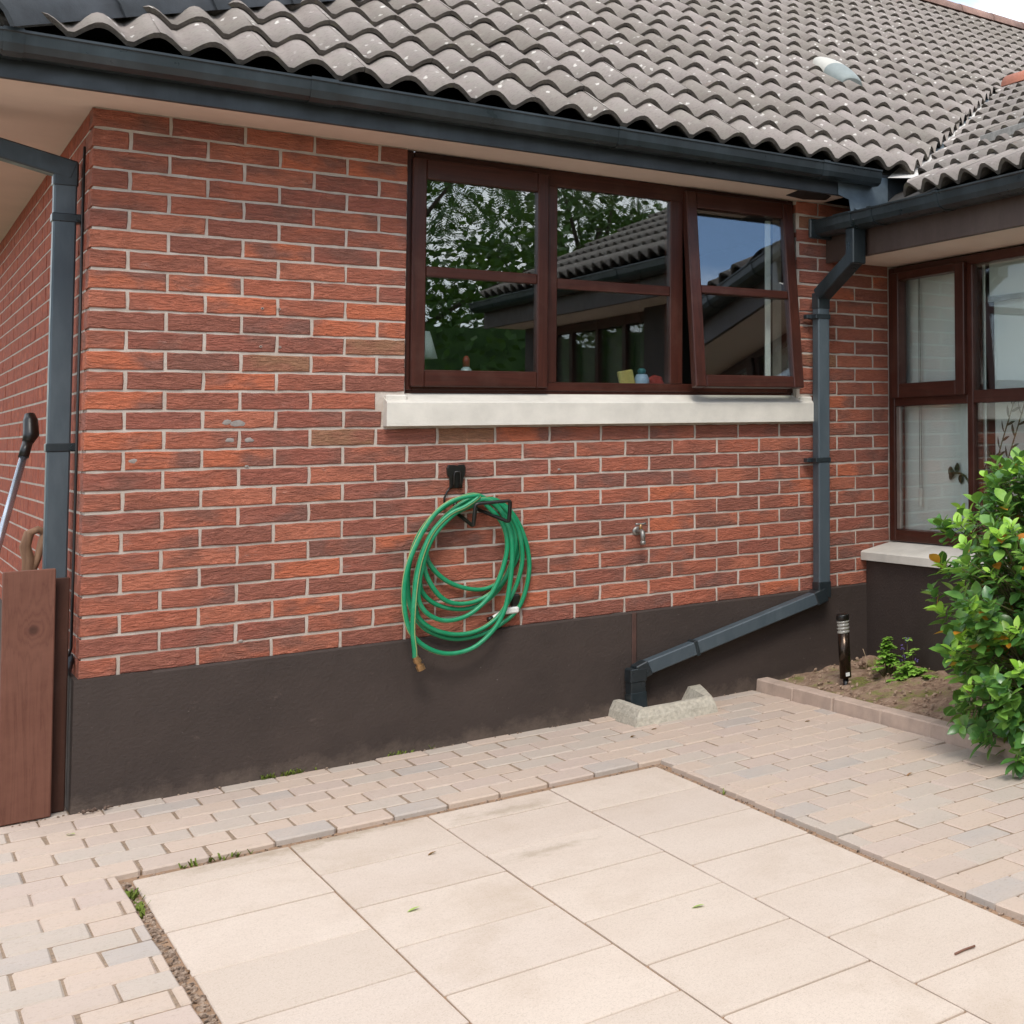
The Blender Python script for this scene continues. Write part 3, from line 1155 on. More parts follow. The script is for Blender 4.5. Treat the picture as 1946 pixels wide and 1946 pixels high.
# small marks on the front wall: filled patches and old screw holes
PATCH = simple('grey_filler', '#8E857E', .9, .2, 60, .5, 200)
mb = MB()
for x, z, r in ((.405, 1.405, .014), (.44, 1.402, .02), (.415, 1.335, .012), (.475, 1.335, .012), (.135, 1.265, .012), (.47, 1.232, .006), (.46, .555, .007), (1.61, 1.175, .006)):
    vs = []
    k = 9
    c = mb.bm.verts.new((x, -.0045, z))
    for i in range(k):
        a = 2 * math.pi * i / k
        q = r * R.uniform(.7, 1.2)
        vs.append(mb.bm.verts.new((x + q * math.cos(a) * 1.15, -.0005, z + q * math.sin(a) * .8)))
    for i in range(k):
        mb.face([c, vs[i], vs[(i + 1) % k]], 0, True)
mb.build('filler_patch', PATCH, house)
for x, z in ((.508, 1.857), (.562, 1.857), (.505, 1.705), (.566, 1.705)):
    mb = MB()
    mb.tube([(x, .001, z), (x, -.0035, z)], .0052, 8)
    mb.tube([(x, -.0035, z), (x, -.0042, z)], .0025, 6, 1)
    mb.build('wall_plug', [simple('plug', '#9a8478', .7), BLACK], house)


# ------------------------------------------------------------------ paving
def block_mesh(w, d, h, mat, name, chamf, jitter):
    mb = MB()
    mb.box((-w / 2, -d / 2, -h), (w / 2, d / 2, 0), 0, 0)
    top = [e for e in mb.bm.edges if all(v.co.z > -.001 for v in e.verts)]
    ver = [e for e in mb.bm.edges if abs(e.verts[0].co.z - e.verts[1].co.z) > h * .5]
    for v in mb.bm.verts:
        v.co.x += R.uniform(-jitter, jitter)
        v.co.y += R.uniform(-jitter, jitter)
    bmesh.ops.bevel(mb.bm, geom=top + ver, offset=chamf, segments=1, affect='EDGES')
    return mb.mesh(name, mat)


PAV_Z = .008
GX0, GX1, GY1 = .008, 1.642, -.977          # outline of the slab bay cut into the block paving
mb = MB()
mb.box((-3.4, -7.2, -.10), (GX0 - .02, 1.9, .0035))
mb.box((GX0 - .0199, GY1 + .02, -.10), (GX1 + .0199, -.016, .0035))
mb.box((GX1 + .02, -7.2, -.10), (2.56, GY1 + .02, .0035))
mb.box((GX1 + .02, GY1 + .0201, -.10), (2.56, -.016, .0035))
pavement = tag(mb.build('pavement', SAND), kind='structure')
blocks = [block_mesh(.1642, .1368, .05, PAVER, 'paving_block', .006, .0018) for _ in range(8)]
half = [block_mesh(.081, .1385, .05, PAVER, 'paving_block', .005, .002) for _ in range(3)]
PW, PD = .167, .1437
place = []


def course(y, d, shift):
    x = -3.2 + shift
    while x < 2.54:
        a, b = x, x + PW
        x += PW
        pcs = [(a, min(b, 2.538))]
        if y < GY1:
            pcs = [(a, min(b, GX0)), (max(a, GX1 + .027 * (y - GY1)), min(b, 2.538))]
        if y > -.014:
            pcs = [(a, min(b, -.014))]
        for p, q in pcs:
            if q - p > .018:
                place.append(((p + q) / 2, y, None if q - p > PW - .004 and d > .14 else (q - p - .003, d - .007)))


for r in range(-12, 46):
    course(-.1146 - (r + .5) * PD if r >= 0 else -.014 - (r + .5) * PD, PD, (PW / 2 if r % 2 else 0) + .012)
course(-.0643, .1006, PW / 2 + .012)
place.sort(key=lambda t: depth_of((t[0], t[1], 0)))
nb = 0
far = MB()
cut_cache = {}
for x, y, w in place:
    z = PAV_Z + R.uniform(-.0025, .0025)
    if w is None:
        me = R.choice(blocks)
    else:
        k = (round(w[0], 2), round(w[1], 2))
        if k not in cut_cache:
            cut_cache[k] = block_mesh(max(w[0], .014), w[1], .05, PAVER, 'paving_block', .003, .001)
        me = cut_cache[k]
    if nb < 300 and seen((x, y, 0), 40):
        o = put('paving_block', me, pavement, (x + R.uniform(-.0012, .0012), y + R.uniform(-.002, .002), z))
        o.rotation_euler = (R.uniform(-.006, .006), R.uniform(-.006, .006), R.uniform(-.012, .012))
        nb += 1
    elif (Vector((x, y, 0)) - Vector((.8, -2, 0))).length < 5.5:
        n0 = len(far.bm.verts)
        far.bm.from_mesh(me)
        far.bm.verts.ensure_lookup_table()
        for v in far.bm.verts[n0:]:
            v.co += Vector((x, y, z))
if far.bm.faces:
    tag(far.build('paving_blocks', PAVER, pavement), kind='stuff')

# slab bay, a little lower than the blocks
SZ_ = -.006
K = (CAM_C.z - SZ_) / CAM_C.z
sx = lambda x: CAM_C.x + (x - CAM_C.x) * K
sy = lambda y: CAM_C.y + (y - CAM_C.y) * K
mb = MB()
mb.box((GX0 - .018, -7.0, -.10), (GX1 + .018, GY1 + .018, SZ_ - .006))
patio = tag(mb.build('patio', simple('sandy_joint', '#8E7259', .95, .25, 50, .5, 200)), kind='structure')
xs = [.036, .424, .817, 1.213, 1.611]
SKEW = [0.0, .008, .012, .018, .026]       # the slab lines run slightly out of true
starts = [-1.245, -1.459, -1.262, -1.462]
for c in range(4):
    ys = [-1.043]
    y = starts[c]
    while y > -6.6:
        ys.append(y)
        y -= .4085
    for a, b in zip(ys, ys[1:]):
        y0, y1 = sy(b), sy(a)
        x0, x1 = (sx(xs[c + e]) + SKEW[c + e] * ((y0 + y1) / 2 + 1.04) for e in (0, 1))
        mb = MB()
        mb.box((-(x1 - x0) / 2 + .0024, -(y1 - y0) / 2 + .0052, -.04), ((x1 - x0) / 2 - .0024, (y1 - y0) / 2 - .0052, 0), 0, .0025)
        o = mb.build('paving_slab', SLAB, patio, ((x0 + x1) / 2, (y0 + y1) / 2, SZ_ + R.uniform(-.0012, .0012)))
        o.rotation_euler = (R.uniform(-.002, .002), R.uniform(-.002, .002), R.uniform(-.002, .002) - (SKEW[c] + SKEW[c + 1]) / 2)

# gravel and leaf litter in the gaps round the bay
GRAV = Mat('mixed_gravel', .85, .3)
GRAV.color(GRAV.ramp(GRAV.noise(70, 2, .5), [(.3, sc('#3f352d')), (.45, sc('#7a6656')), (.6, sc('#a08d7c')), (.75, sc('#6d5138'))]))
mb = MB()
rr = random.Random(5)


def pebble(mb, p, r):
    mt = Matrix.Translation(p) @ Matrix.Rotation(rr.uniform(0, 6), 4, Vector((rr.random(), rr.random(), rr.random() + .1)).normalized())
    vs = bmesh.ops.create_icosphere(mb.bm, subdivisions=1, radius=r)['verts']
    for v in vs:
        v.co = mt @ Vector((v.co.x * rr.uniform(.8, 1.3), v.co.y * rr.uniform(.7, 1), v.co.z * rr.uniform(.5, .8)))


for i in range(620):
    pebble(mb, (rr.uniform(GX0 + .004, sx(.036) - .004), rr.uniform(-4.2, GY1 - .03), SZ_ - .006 + rr.uniform(-.004, .003)), rr.uniform(.004, .011))
for i in range(260):
    yy_ = rr.uniform(-4.4, GY1)
    pebble(mb, (rr.uniform(sx(1.611) + .004, GX1 - .002) + .0265 * (yy_ - GY1), yy_, SZ_ - .006 + rr.uniform(-.003, .003)), rr.uniform(.003, .007))
for i in range(160):
    pebble(mb, (rr.uniform(GX0, GX1), rr.uniform(sy(-1.043) + .004, GY1 - .003), SZ_ - .006 + rr.uniform(-.003, .002)), rr.uniform(.003, .006))
for i in range(150):      # dirt swept against the plinth
    x = rr.uniform(-.2, 3.1)
    pebble(mb, (x, -.018 - abs(rr.gauss(0, .012)), PAV_Z + .002), rr.uniform(.002, .005))
tag(mb.build('gravel', GRAV.m), kind='stuff')
mb = MB()
for cx_, cy_, n, sx_, sy_ in ((.02, -1.20, 22, .008, .03), (.022, -1.36, 14, .006, .04), (.25, -.995, 20, .05, .006), (1.632, -1.62, 12, .004, .03), (.62, -.022, 22, .05, .005), (.55, -.024, 10, .02, .006), (1.0, -.022, 12, .06, .004)):
    for i in range(n):
        x, y = rr.gauss(cx_, sx_), rr.gauss(cy_, sy_)
        zb = SZ_ - .006 if cy_ < -.9 else PAV_Z
        for k in range(3):
            a = rr.uniform(0, 6.28)
            h = rr.uniform(.008, .022)
            d = Vector((math.cos(a), math.sin(a), 0)) * h * .7
            s = Vector((-math.sin(a), math.cos(a), 0)) * .003
            b = Vector((x, y, zb))
            mb.face([mb.bm.verts.new(q) for q in (b - s, b + s, b + d + s * .6 + Vector((0, 0, h)), b + d - s * .6 + Vector((0, 0, h)))])
tag(mb.build('moss', MOSS), kind='stuff')

# -- kerb and bed
kerb = tag(boxpart('kerb', (2.545, -6.2, -.10), (2.60, -.03, -.02), SAND, None, 0), kind='structure')
y = -.036
while y > -4.6:
    L = R.uniform(.36, .44)
    mb = MB()
    mb.box((-.036, -L / 2, -.07), (.036, L / 2, .068), 0, .005)
    for v in mb.bm.verts:
        if v.co.z > 0:
            v.co.x += .008 if v.co.x < 0 else -.002
    o = mb.build('kerb_block', KERB, kerb, (2.572 + R.uniform(-.003, .003), y - L / 2, R.uniform(-.003, .003)))
    o.rotation_euler = (0, 0, R.uniform(-.015, .015))
    y -= L + .006
mb = MB()
NX, NY = 26, 150
g = []
for j in range(NY + 1):
    row = []
    for i in range(NX + 1):
        x = 2.605 + (3.205 - 2.605) * i / NX
        yy = -.012 - 5.2 * j / NY
        t = i / NX
        z = .028 + .05 * t + .022 * noise.noise((x * 5, yy * 5, 2)) + .016 * noise.noise((x * 17, yy * 17, 0)) + .008 * noise.noise((x * 45, yy * 45, 5))
        row.append(mb.bm.verts.new((x, yy, z)))
    g.append(row)
for j in range(NY):
    for i in range(NX):
        mb.face([g[j][i], g[j][i + 1], g[j + 1][i + 1], g[j + 1][i]], 0, True)
tag(mb.build('flower_bed', SOIL), kind='structure')
mb = MB()
for i in range(420):
    x, yy = rr.uniform(2.63, 3.18), rr.uniform(-2.6, -.03)
    pebble(mb, (x, yy, .035 + .05 * (x - 2.6) / .6 + rr.uniform(-.004, .01)), rr.uniform(.003, .012))
tag(mb.build('soil_crumbs', simple('dry_soil_crumb', '#97806b', .95, .35, 40)), kind='stuff')
mb = MB()
vs = bmesh.ops.create_icosphere(mb.bm, subdivisions=3, radius=.05)['verts']
for v in vs:
    d = 1 + .3 * noise.noise(v.co * 24) + .18 * noise.noise(v.co * 70)
    v.co = Vector((v.co.x * 1.2 * d, v.co.y * d, v.co.z * .85 * d))
tag(mb.build('soil_clod', SOIL, None, (3.08, -.24, .085)), 'rough clod of dry earth lying against the plinth in the corner of the bed', 'clod')


# ------------------------------------------------------------------ hose and its hanger
hanger = thing('hose_hanger', 'black wire hose hanger screwed to the brick wall', 'hanger', (1.19, 0, 1.1))
def H(*p):
    return Vector(p) - Vector((1.19, 0, 1.1))
mb = MB()
mb.prism([(-.036, .098), (-.03, .112), (-.012, .112), (0, .106), (.012, .112), (.03, .112), (.036, .098), (.034, .07), (.024, .055), (.024, .01), (-.024, .01), (-.024, .055), (-.034, .07)], 1, -.014, -.001)
bmesh.ops.bevel(mb.bm, geom=[e for e in mb.bm.edges if all(v.co.y < -.01 for v in e.verts)], offset=.003, segments=1, affect='EDGES')
mb.build('back_plate', BLACK, hanger)
mb = MB()
mb.tube([(-.012, -.014, .015), (-.012, -.026, .03), (-.012, -.026, .07), (-.008, -.026, .082), (.008, -.026, .082), (.012, -.026, .07), (.012, -.026, .03), (.012, -.014, .015)], .0042, 8)
mb.tube([(-.02, -.008, .02), (-.035, -.010, -.005), (-.045, -.012, -.03), (-.045, -.014, -.08)], .004, 8)
mb.build('loop', BLACK, hanger)


def round_path(pts, r=.012, k=4):
    out = [Vector(pts[0])]
    for a, b, c in zip(pts, pts[1:], pts[2:]):
        a, b, c = Vector(a), Vector(b), Vector(c)
        p, q = b + (a - b).normalized() * r, b + (c - b).normalized() * r
        for i in range(k + 1):
            t = i / k
            out.append(p * (1 - t) ** 2 + b * 2 * t * (1 - t) + q * t * t)
    out.append(Vector(pts[-1]))
    return out


mb = MB()
mb.tube(round_path([H(1.185, -.01, 1.06), H(1.190, -.015, 1.003), H(1.221, -.135, .948), H(1.229, -.135, 1.043), H(1.364, -.135, 1.049), H(1.360, -.135, .956), H(1.275, -.015, 1.012), H(1.21, -.01, 1.06)]), .0078, 10)
mb.build('wire_frame', BLACK, hanger)

loops = dict(
    A=[(1.252, 1.076), (1.159, 1.063), (1.086, 1.008), (1.025, 0.901), (0.986, 0.782), (0.977, 0.657), (0.998, 0.537), (1.052, 0.459), (1.138, 0.413), (1.235, 0.421), (1.315, 0.484), (1.362, 0.568), (1.383, 0.678), (1.392, 0.795), (1.384, 0.904), (1.344, 1.004), (1.29, 1.055)],
    B=[(1.248, 1.08), (1.127, 1.027), (1.046, 0.928), (1.008, 0.803), (1.004, 0.701), (1.019, 0.607), (1.064, 0.529), (1.133, 0.481), (1.207, 0.46), (1.297, 0.471), (1.374, 0.508), (1.433, 0.56), (1.467, 0.649), (1.479, 0.757), (1.46, 0.868), (1.414, 0.976), (1.34, 1.051)],
    C=[(1.245, 1.067), (1.143, 1.0), (1.071, 0.896), (1.036, 0.785), (1.025, 0.684), (1.036, 0.585), (1.084, 0.527), (1.153, 0.492), (1.223, 0.482), (1.293, 0.499), (1.356, 0.549), (1.404, 0.63), (1.433, 0.708), (1.445, 0.799), (1.427, 0.91), (1.381, 1.0), (1.312, 1.053)],
    D=[(1.236, 1.047), (1.153, 0.995), (1.081, 0.907), (1.046, 0.801), (1.03, 0.675), (1.053, 0.606), (1.103, 0.563), (1.158, 0.55), (1.222, 0.564), (1.283, 0.609), (1.326, 0.668), (1.359, 0.755), (1.375, 0.85), (1.358, 0.938), (1.308, 1.011)],
    G=[(1.255, 1.05), (1.17, 1.008), (1.093, 0.914), (1.058, 0.823), (1.049, 0.731), (1.06, 0.676), (1.105, 0.624), (1.179, 0.591), (1.25, 0.588), (1.321, 0.619), (1.374, 0.68), (1.413, 0.763), (1.429, 0.854), (1.406, 0.954), (1.347, 1.023)],
    E=[(1.247, 1.035), (1.172, 1.0), (1.108, 0.934), (1.073, 0.864), (1.059, 0.793), (1.084, 0.713), (1.13, 0.645), (1.185, 0.615), (1.256, 0.614), (1.323, 0.644), (1.371, 0.692), (1.405, 0.775), (1.419, 0.867), (1.398, 0.955), (1.343, 1.018)],
    F=[(1.258, 1.055), (1.178, 1.012), (1.105, 0.928), (1.074, 0.847), (1.097, 0.777), (1.153, 0.714), (1.228, 0.674), (1.3, 0.662), (1.362, 0.686), (1.416, 0.746), (1.445, 0.83), (1.435, 0.93), (1.379, 1.01)],
    T=[(1.017, 0.417), (1.014, 0.455), (1.006, 0.528), (1.009, 0.629), (1.019, 0.739), (1.04, 0.839), (1.079, 0.934), (1.142, 1.004), (1.202, 1.034)])
order = [('T', -.112), ('A', -.095), ('D', -.085), ('C', -.058), ('E', -.050), ('B', -.042), ('G', -.034), ('F', -.024)]
ctrl = []
for k, y in order:
    for i, (x, z) in enumerate(loops[k]):
        t = i / len(loops[k])
        ctrl.append(Vector((x, y - .010 * math.sin(2 * math.pi * t) + .008 * t, z)))


def catmull(p, k=6):
    out = []
    for i in range(len(p) - 1):
        a, b, c, d = p[max(i - 1, 0)], p[i], p[i + 1], p[min(i + 2, len(p) - 1)]
        for j in range(k):
            t = j / k
            out.append(.5 * ((2 * b) + (c - a) * t + (2 * a - 5 * b + 4 * c - d) * t * t + (3 * b - a - 3 * c + d) * t ** 3))
    out.append(p[-1])
    return out


HOSE = Mat('green_pvc_hose', .42, .5)
HOSE.color(HOSE.mix(HOSE.ramp(HOSE.noise(11, 5, .7), [(.5, 0.0), (.8, .45)]), sc('#0C8256'), sc('#5BA886')))
STRIPE = simple('pale_hose_stripe', '#A3AD72', .5, .15, 20)
hose = thing('garden_hose', 'coiled green garden hose with pale stripes hanging from the black wall hanger', 'hose', (1.2, -.06, .4))
off = Vector((1.2, -.06, .4))
mb = MB()
mb.tube([p - off for p in catmull(ctrl)], .0094, 12, 0, stripe=[0, 0, 1, 0, 0, 0, 0, 0, 1, 0, 0, 0])
mb.build('coil', [HOSE.m, STRIPE], hose)
mb = MB()
a, b = Vector((1.0185, -.112, .420)) - off, Vector((1.042, -.110, .362)) - off
d = (b - a).normalized()
L = (b - a).length
mb.tube([a, a + d * .012, a + d * .0125, a + d * .026, a + d * .0265, a + d * .04, a + d * .0405, b], [.0115, .0115, .0145, .0145, .0105, .0105, .0155, .0155], 10, smooth=False)
mb.build('brass_connector', BRASS, hose)

# -- taps
tap = thing('garden_tap', 'small dull brass garden tap on the bare brickwork beside the hose', 'tap', (1.962, 0, .865))
mb = MB()
mb.tube([(0, .002, .0), (0, -.05, .0), (0, -.062, -.004), (0, -.068, -.018), (0, -.07, -.05)], [.011, .011, .012, .011, .0095], 10)
mb.tube([(0, -.07, -.045), (0, -.07, -.062)], .012, 10)
mb.lathe([(.022, 0), (.022, .003), (.012, .006)], 12, 0, mat=Matrix.Translation((0, -.001, 0)) @ Matrix.Rotation(rad(90), 4, 'X'))
mb.build('spout', GREYMETAL, tap)
mb = MB()
mb.tube([(0, -.042, .008), (0, -.042, .034)], [.009, .006], 8)
mb.build('stem', BRASS, tap)
mb = MB()
mb.tube([(-.024, -.042, .036), (-.012, -.042, .034), (.012, -.042, .034), (.024, -.042, .036)], [.006, .005, .005, .006], 8)
mb.build('handle', GREYMETAL, tap)
tap2 = thing('wall_tap', 'white and black plastic tap fitting half hidden behind the hanging hose', 'tap', (1.40, 0, .575))
mb = MB()
mb.box((-.025, -.045, -.032), (.035, -.001, -.004), 0, .006)
mb.tube([(-.02, -.03, -.018), (-.06, -.032, -.04), (-.075, -.034, -.045)], [.011, .012, .009], 8)
mb.build('white_body', WHITE, tap2)
mb = MB()
mb.box((.005, -.03, -.004), (.045, -.001, .05), 0, .008)
mb.tube([(-.07, -.034, -.043), (-.09, -.036, -.046)], .011, 8)
mb.build('black_cap', BLACK, tap2)

# ------------------------------------------------------------------ drain surround
mb = MB()
def wedge(o0, o1, i0, i1, h, mb):
    """one tapered concrete arm: o = outer base line, i = inner base line"""
    o0, o1, i0, i1 = (Vector((p[0], p[1], 0)) for p in (o0, o1, i0, i1))
    def top(o, i, s):
        return o + (i - o) * s + Vector((0, 0, h))
    n = 9
    rows = []
    for k in range(n + 1):
        t = k / n
        o, i = o0.lerp(o1, t), i0.lerp(i1, t)
        j = lambda s: Vector((R.uniform(-s, s), R.uniform(-s, s), R.uniform(-s, s)))
        rows.append([mb.bm.verts.new(o + Vector((0, 0, -.01))), mb.bm.verts.new(o.lerp(top(o, i, .3), .5) + j(.0016)), mb.bm.verts.new(top(o, i, .36) + j(.001)), mb.bm.verts.new(top(o, i, .72) + j(.001)), mb.bm.verts.new(i + Vector((0, 0, -.01)))])
    for a, b in zip(rows, rows[1:]):
        for k in range(4):
            mb.face([a[k], a[k + 1], b[k + 1], b[k]])
    mb.face(rows[0])
    mb.face(rows[-1][::-1])
wedge((1.808, -.365), (1.825, -.012), (1.90, -.27), (1.90, -.012), .072, mb)
wedge((2.20, -.352), (1.808, -.365), (2.14, -.26), (1.90, -.27), .072, mb)
wedge((2.325, -.012), (2.20, -.352), (2.16, -.012), (2.14, -.26), .075, mb)
o = mb.build('drain_surround', CONC, None, (0, 0, PAV_Z))
tag(o, 'rough concrete kerb surrounding the drain below the sloping downpipe', 'drain kerb')

# ------------------------------------------------------------------ garden light
lamp = thing('garden_light', 'slim dark metal bollard light with ribbed clear lens in the flower bed', 'garden light', (2.812, -.45, .035))
lean = Matrix.Rotation(rad(-3.0), 4, 'Y')
DARKSTEEL = simple('dark_bronze_tube', '#3E332A', .22, .2, 20, 0, 0, 0, .8)
LENS = Mat('frosted_clear_lens', .25, .5)
LENS.color(sc('#A8A59C'))
LENS.b.inputs['Transmission Weight'].default_value = .35
for nm, prof, mt_ in (('cap', [(.030, .335), (.0315, .337), (.0315, .362), (.029, .366), (.0, .367)], BLACK),
                      ('lens', [(.0285, .272), (.03, .274), (.03, .282), (.027, .284), (.027, .289), (.03, .291), (.03, .299), (.027, .301), (.027, .306), (.03, .308), (.03, .316), (.027, .318), (.027, .323), (.03, .325), (.03, .334)], LENS.m),
                      ('post', [(.0285, .045), (.0285, .272)], DARKSTEEL), ('stake', [(.013, -.06), (.013, .046)], BLACK)):
    mb = MB()
    mb.lathe(prof, 20, 0, mat=lean)
    mb.build(nm, mt_, lamp)
mb = MB()
mb.prism([(-.010, .056), (.010, .056), (.010, .074), (-.010, .074)], 1, -.0295, -.0283)
bmesh.ops.transform(mb.bm, matrix=lean @ Matrix.Rotation(rad(-8), 4, 'Z'), verts=mb.bm.verts[:])
mb.build('sticker', WHITE, lamp)


# ------------------------------------------------------------------ things by the corner
PLANK = wood_material('stained_brown_plank', '#5A3729', '#744C3C', 2, .75, .7)
_M = Mat('knotty_plank', .75, .3)
_w = _M.n.new('ShaderNodeVectorMath')
_w.operation = 'DISTANCE'
_M.link(_M.coords((1, .2, .8)), _w.inputs[0])
_w.inputs[1].default_value = (.012, -.002, .53)
_d = _w.outputs['Value']
_sw = _M.math('MULTIPLY', _M.math('POWER', 2.718, _M.math('MULTIPLY', _d, -26.0)), 1.6)
_n = _M.noise(1, 5, .6, _M.coords((26, 26, 1.3)), 1.0)
_g = _M.math('FRACT', _M.math('ADD', _M.math('MULTIPLY', _n, 5.0), _M.math('MULTIPLY', _sw, 3.0)), 0)
_c = _M.ramp(_g, [(0, sc('#5E3A2D')), (.5, sc('#694335')), (.9, sc('#633E31')), (1, sc('#593529'))])
_c = _M.mix(_M.ramp(_d, [(.008, .9), (.018, 0.0)]), _c, sc('#3B2219'))
_c = _M.mix(_M.ramp(_M.noise(4, 5, .7), [(.4, 0.0), (.75, .5)]), _c, sc('#805848'))
_M.color(_c)
_M.bump(_n, .3, .003)
PLANK = _M.m
PLANK_D = wood_material('dark_stained_plank', '#2E1B14', '#4A2C20', 2, .75, .7)
mb = MB()
mb.box((-.0675, -.011, 0), (.0675, .011, .875), 0, .003)
o = mb.build('wooden_plank', PLANK, None, (-.131, -.005, .012))
o.rotation_euler = (rad(-1.5), 0, rad(4))
tag(o, 'short brown stained plank standing on end at the house corner, knot near its top', 'plank')
mb = MB()
mb.box((-.06, -.011, 0), (.06, .011, .835), 0, .003)
o = mb.build('wooden_plank', PLANK_D, None, (-.083, .055, .012))
o.rotation_euler = (rad(-1.5), 0, 0)
tag(o, 'darker narrow-looking plank tucked behind the knotty brown plank at the corner', 'plank')
grab = thing('long_handled_tool', 'long steel tube tool with black grip leaning on the side wall', 'tool', (-.162, .55, 0))
g0, g1 = Vector((-.038, .25, .78)), Vector((.075, .5, 1.30))
mb = MB()
mb.tube([(-.075, .15, .25), g0, g1], .0125, 12)
mb.build('tube', simple('chromed_tube', '#A9B0BA', .25, .1, 20, 0, 0, 0, .9), grab)
d = (g1 - g0).normalized()
mb = MB()
mb.tube([g1 - d * .02, g1 + d * .06], .017, 10)
mb.tube([g1 + d * .05, g1 + d * .085 + Vector((.004, 0, 0)), g1 + d * .14 + Vector((-.008, 0, .01)), g1 + d * .17 + Vector((-.016, 0, .012))], [.018, .026, .024, .016], 10)
mb.build('grip', BLACK, grab)
mb = MB()
mb.tube([g0 - d * .03, g0 + d * .015], .022, 10)
mb.build('collar', BLACK, grab)
spade = thing('spade', 'wooden spade handle poking up behind the planks', 'spade', (-.10, .38, 0))
SP = wood_material('worn_spade_wood', '#5A4030', '#8D6B52', 2, .7)
mb = MB()
mb.tube([(-.012, 0, .1), (-.012, 0, .90), (-.022, 0, .95), (-.012, 0, 1.0), (.012, 0, 1.012), (.03, .01, 1.0), (.034, .01, .98)], [.018, .018, .017, .016, .014, .013, .011], 10)
mb.tube([(.03, .01, 1.0), (.012, 0, .9), (-.008, 0, .83)], [.011, .011, .011], 8)
mb.build('handle', SP, spade)
mb = MB()
mb.box((-.08, -.006, -.0), (.06, .006, .13), 0, .003)
mb.build('blade', GREYMETAL, spade)

# ------------------------------------------------------------------ things on the kitchen window sill
def sill_thing(name, label, cat, x, y, parts):
    t = thing(name, label, cat, (x, y, 1.556))
    for nm, prof, mat_ in parts:
        mb = MB()
        mb.lathe(prof, 14)
        mb.build(nm, mat_, t)
    return t


sill_thing('table_lamp', 'small table lamp with pale shade inside the kitchen window', 'lamp', 1.10, .22,
           [('shade', [(.075, .13), (.045, .25)], simple('white_lamp_shade', '#D8DEDC', .7, .05)), ('base', [(.05, 0), (.04, .012), (.012, .02), (.01, .13)], GREYMETAL)])
sill_thing('spray_bottle', 'clear washing bottle with red top on the window sill inside', 'bottle', 1.285, .2,
           [('body', [(.03, 0), (.032, .05), (.02, .085), (.012, .095)], simple('pale_bottle', '#AEB9BC', .25, .05)), ('cap', [(.014, .095), (.014, .13), (.006, .145)], simple('red_cap', '#8E2B24', .4))])
sill_thing('small_jar', 'little white jar beside the table lamp inside the window', 'jar', 1.18, .19, [('body', [(.014, 0), (.014, .04)], WHITE), ('lid', [(.015, .04), (.015, .05)], STEEL)])
sill_thing('blue_bottle', 'pale blue washing up bottle between sponge and red cloth inside window', 'bottle', 2.065, .2,
           [('body', [(.033, 0), (.035, .05), (.024, .075)], simple('pale_blue_plastic', '#9FB4CE', .4, .05)), ('cap', [(.016, .075), (.02, .095), (.012, .105)], simple('teal_cap', '#1F6A70', .4))])
mb = MB()
mb.box((-.035, -.015, 0), (.035, .015, .085), 0, .006, Matrix.Rotation(rad(-12), 4, 'Y'))
tag(mb.build('sponge', simple('yellow_sponge', '#B9A763', .9, .15, 60, .8, 300), None, (1.995, .19, 1.565)), 'yellow sponge propped on the sill inside the middle window', 'sponge')
mb = MB()
vs = bmesh.ops.create_icosphere(mb.bm, subdivisions=3, radius=.045)['verts']
for v in vs:
    d = 1 + .35 * noise.noise(v.co * 30)
    v.co = Vector((v.co.x * d, v.co.y * .6 * d, v.co.z * .8 * d))
tag(mb.build('red_cloth', simple('red_cloth', '#93291F', .85, .2, 30), None, (2.135, .2, 1.59)), 'crumpled red cloth at the end of the sill inside the middle window', 'cloth')


# ------------------------------------------------------------------ foliage
def leaf_mesh(name, L, Wd, mat_, fold=.25, curl=.2, n=6):
    mb = MB()
    mid, l, r = [], [], []
    for i in range(n + 1):
        t = i / n
        w = Wd * .5 * math.sin(math.pi * min(1, t * .95 + .05) ** 1.12) ** .85 * (1.05 if i < n else 0)
        z = -curl * L * t * t
        mid.append(mb.bm.verts.new((0, L * t, z)))
        if 0 < i < n:
            l.append(mb.bm.verts.new((-w, L * t - .0 * L, z + w * fold)))
            r.append(mb.bm.verts.new((w, L * t, z + w * fold)))
    l, r = [mid[0]] + l + [mid[-1]], [mid[0]] + r + [mid[-1]]
    for s, flip in ((l, 0), (r, 1)):
        for i in range(n):
            q = [mid[i], mid[i + 1], s[i + 1], s[i]]
            q = [v for k, v in enumerate(q) if v not in q[:k]]
            if len(q) > 2:
                mb.face(q if not flip else q[::-1], 0, True)
    return mb.mesh(name, mat_)


LEAF_D = leaf_material('glossy_green_leaf', ('#3A6533', '#527F3F', '#719A50'))
LEAF_M = leaf_material('mid_green_leaf', ('#557F38', '#749F46', '#95B95A'))
LEAF_Y = leaf_material('young_leaf', ('#7DB038', '#99C647', '#B4D663'), .38)
LEAF_O = leaf_material('old_orange_leaf', ('#B0621E', '#C98224', '#D39B3A'), .5)
leafs = {k: [leaf_mesh('leaf', L, W_, m_, f, c) for L, W_, f, c in ((.076, .043, .22, .22), (.066, .038, .28, .12), (.057, .033, .2, .3))]
         for k, m_ in (('d', LEAF_D), ('m', LEAF_M), ('y', LEAF_Y), ('o', LEAF_O))}

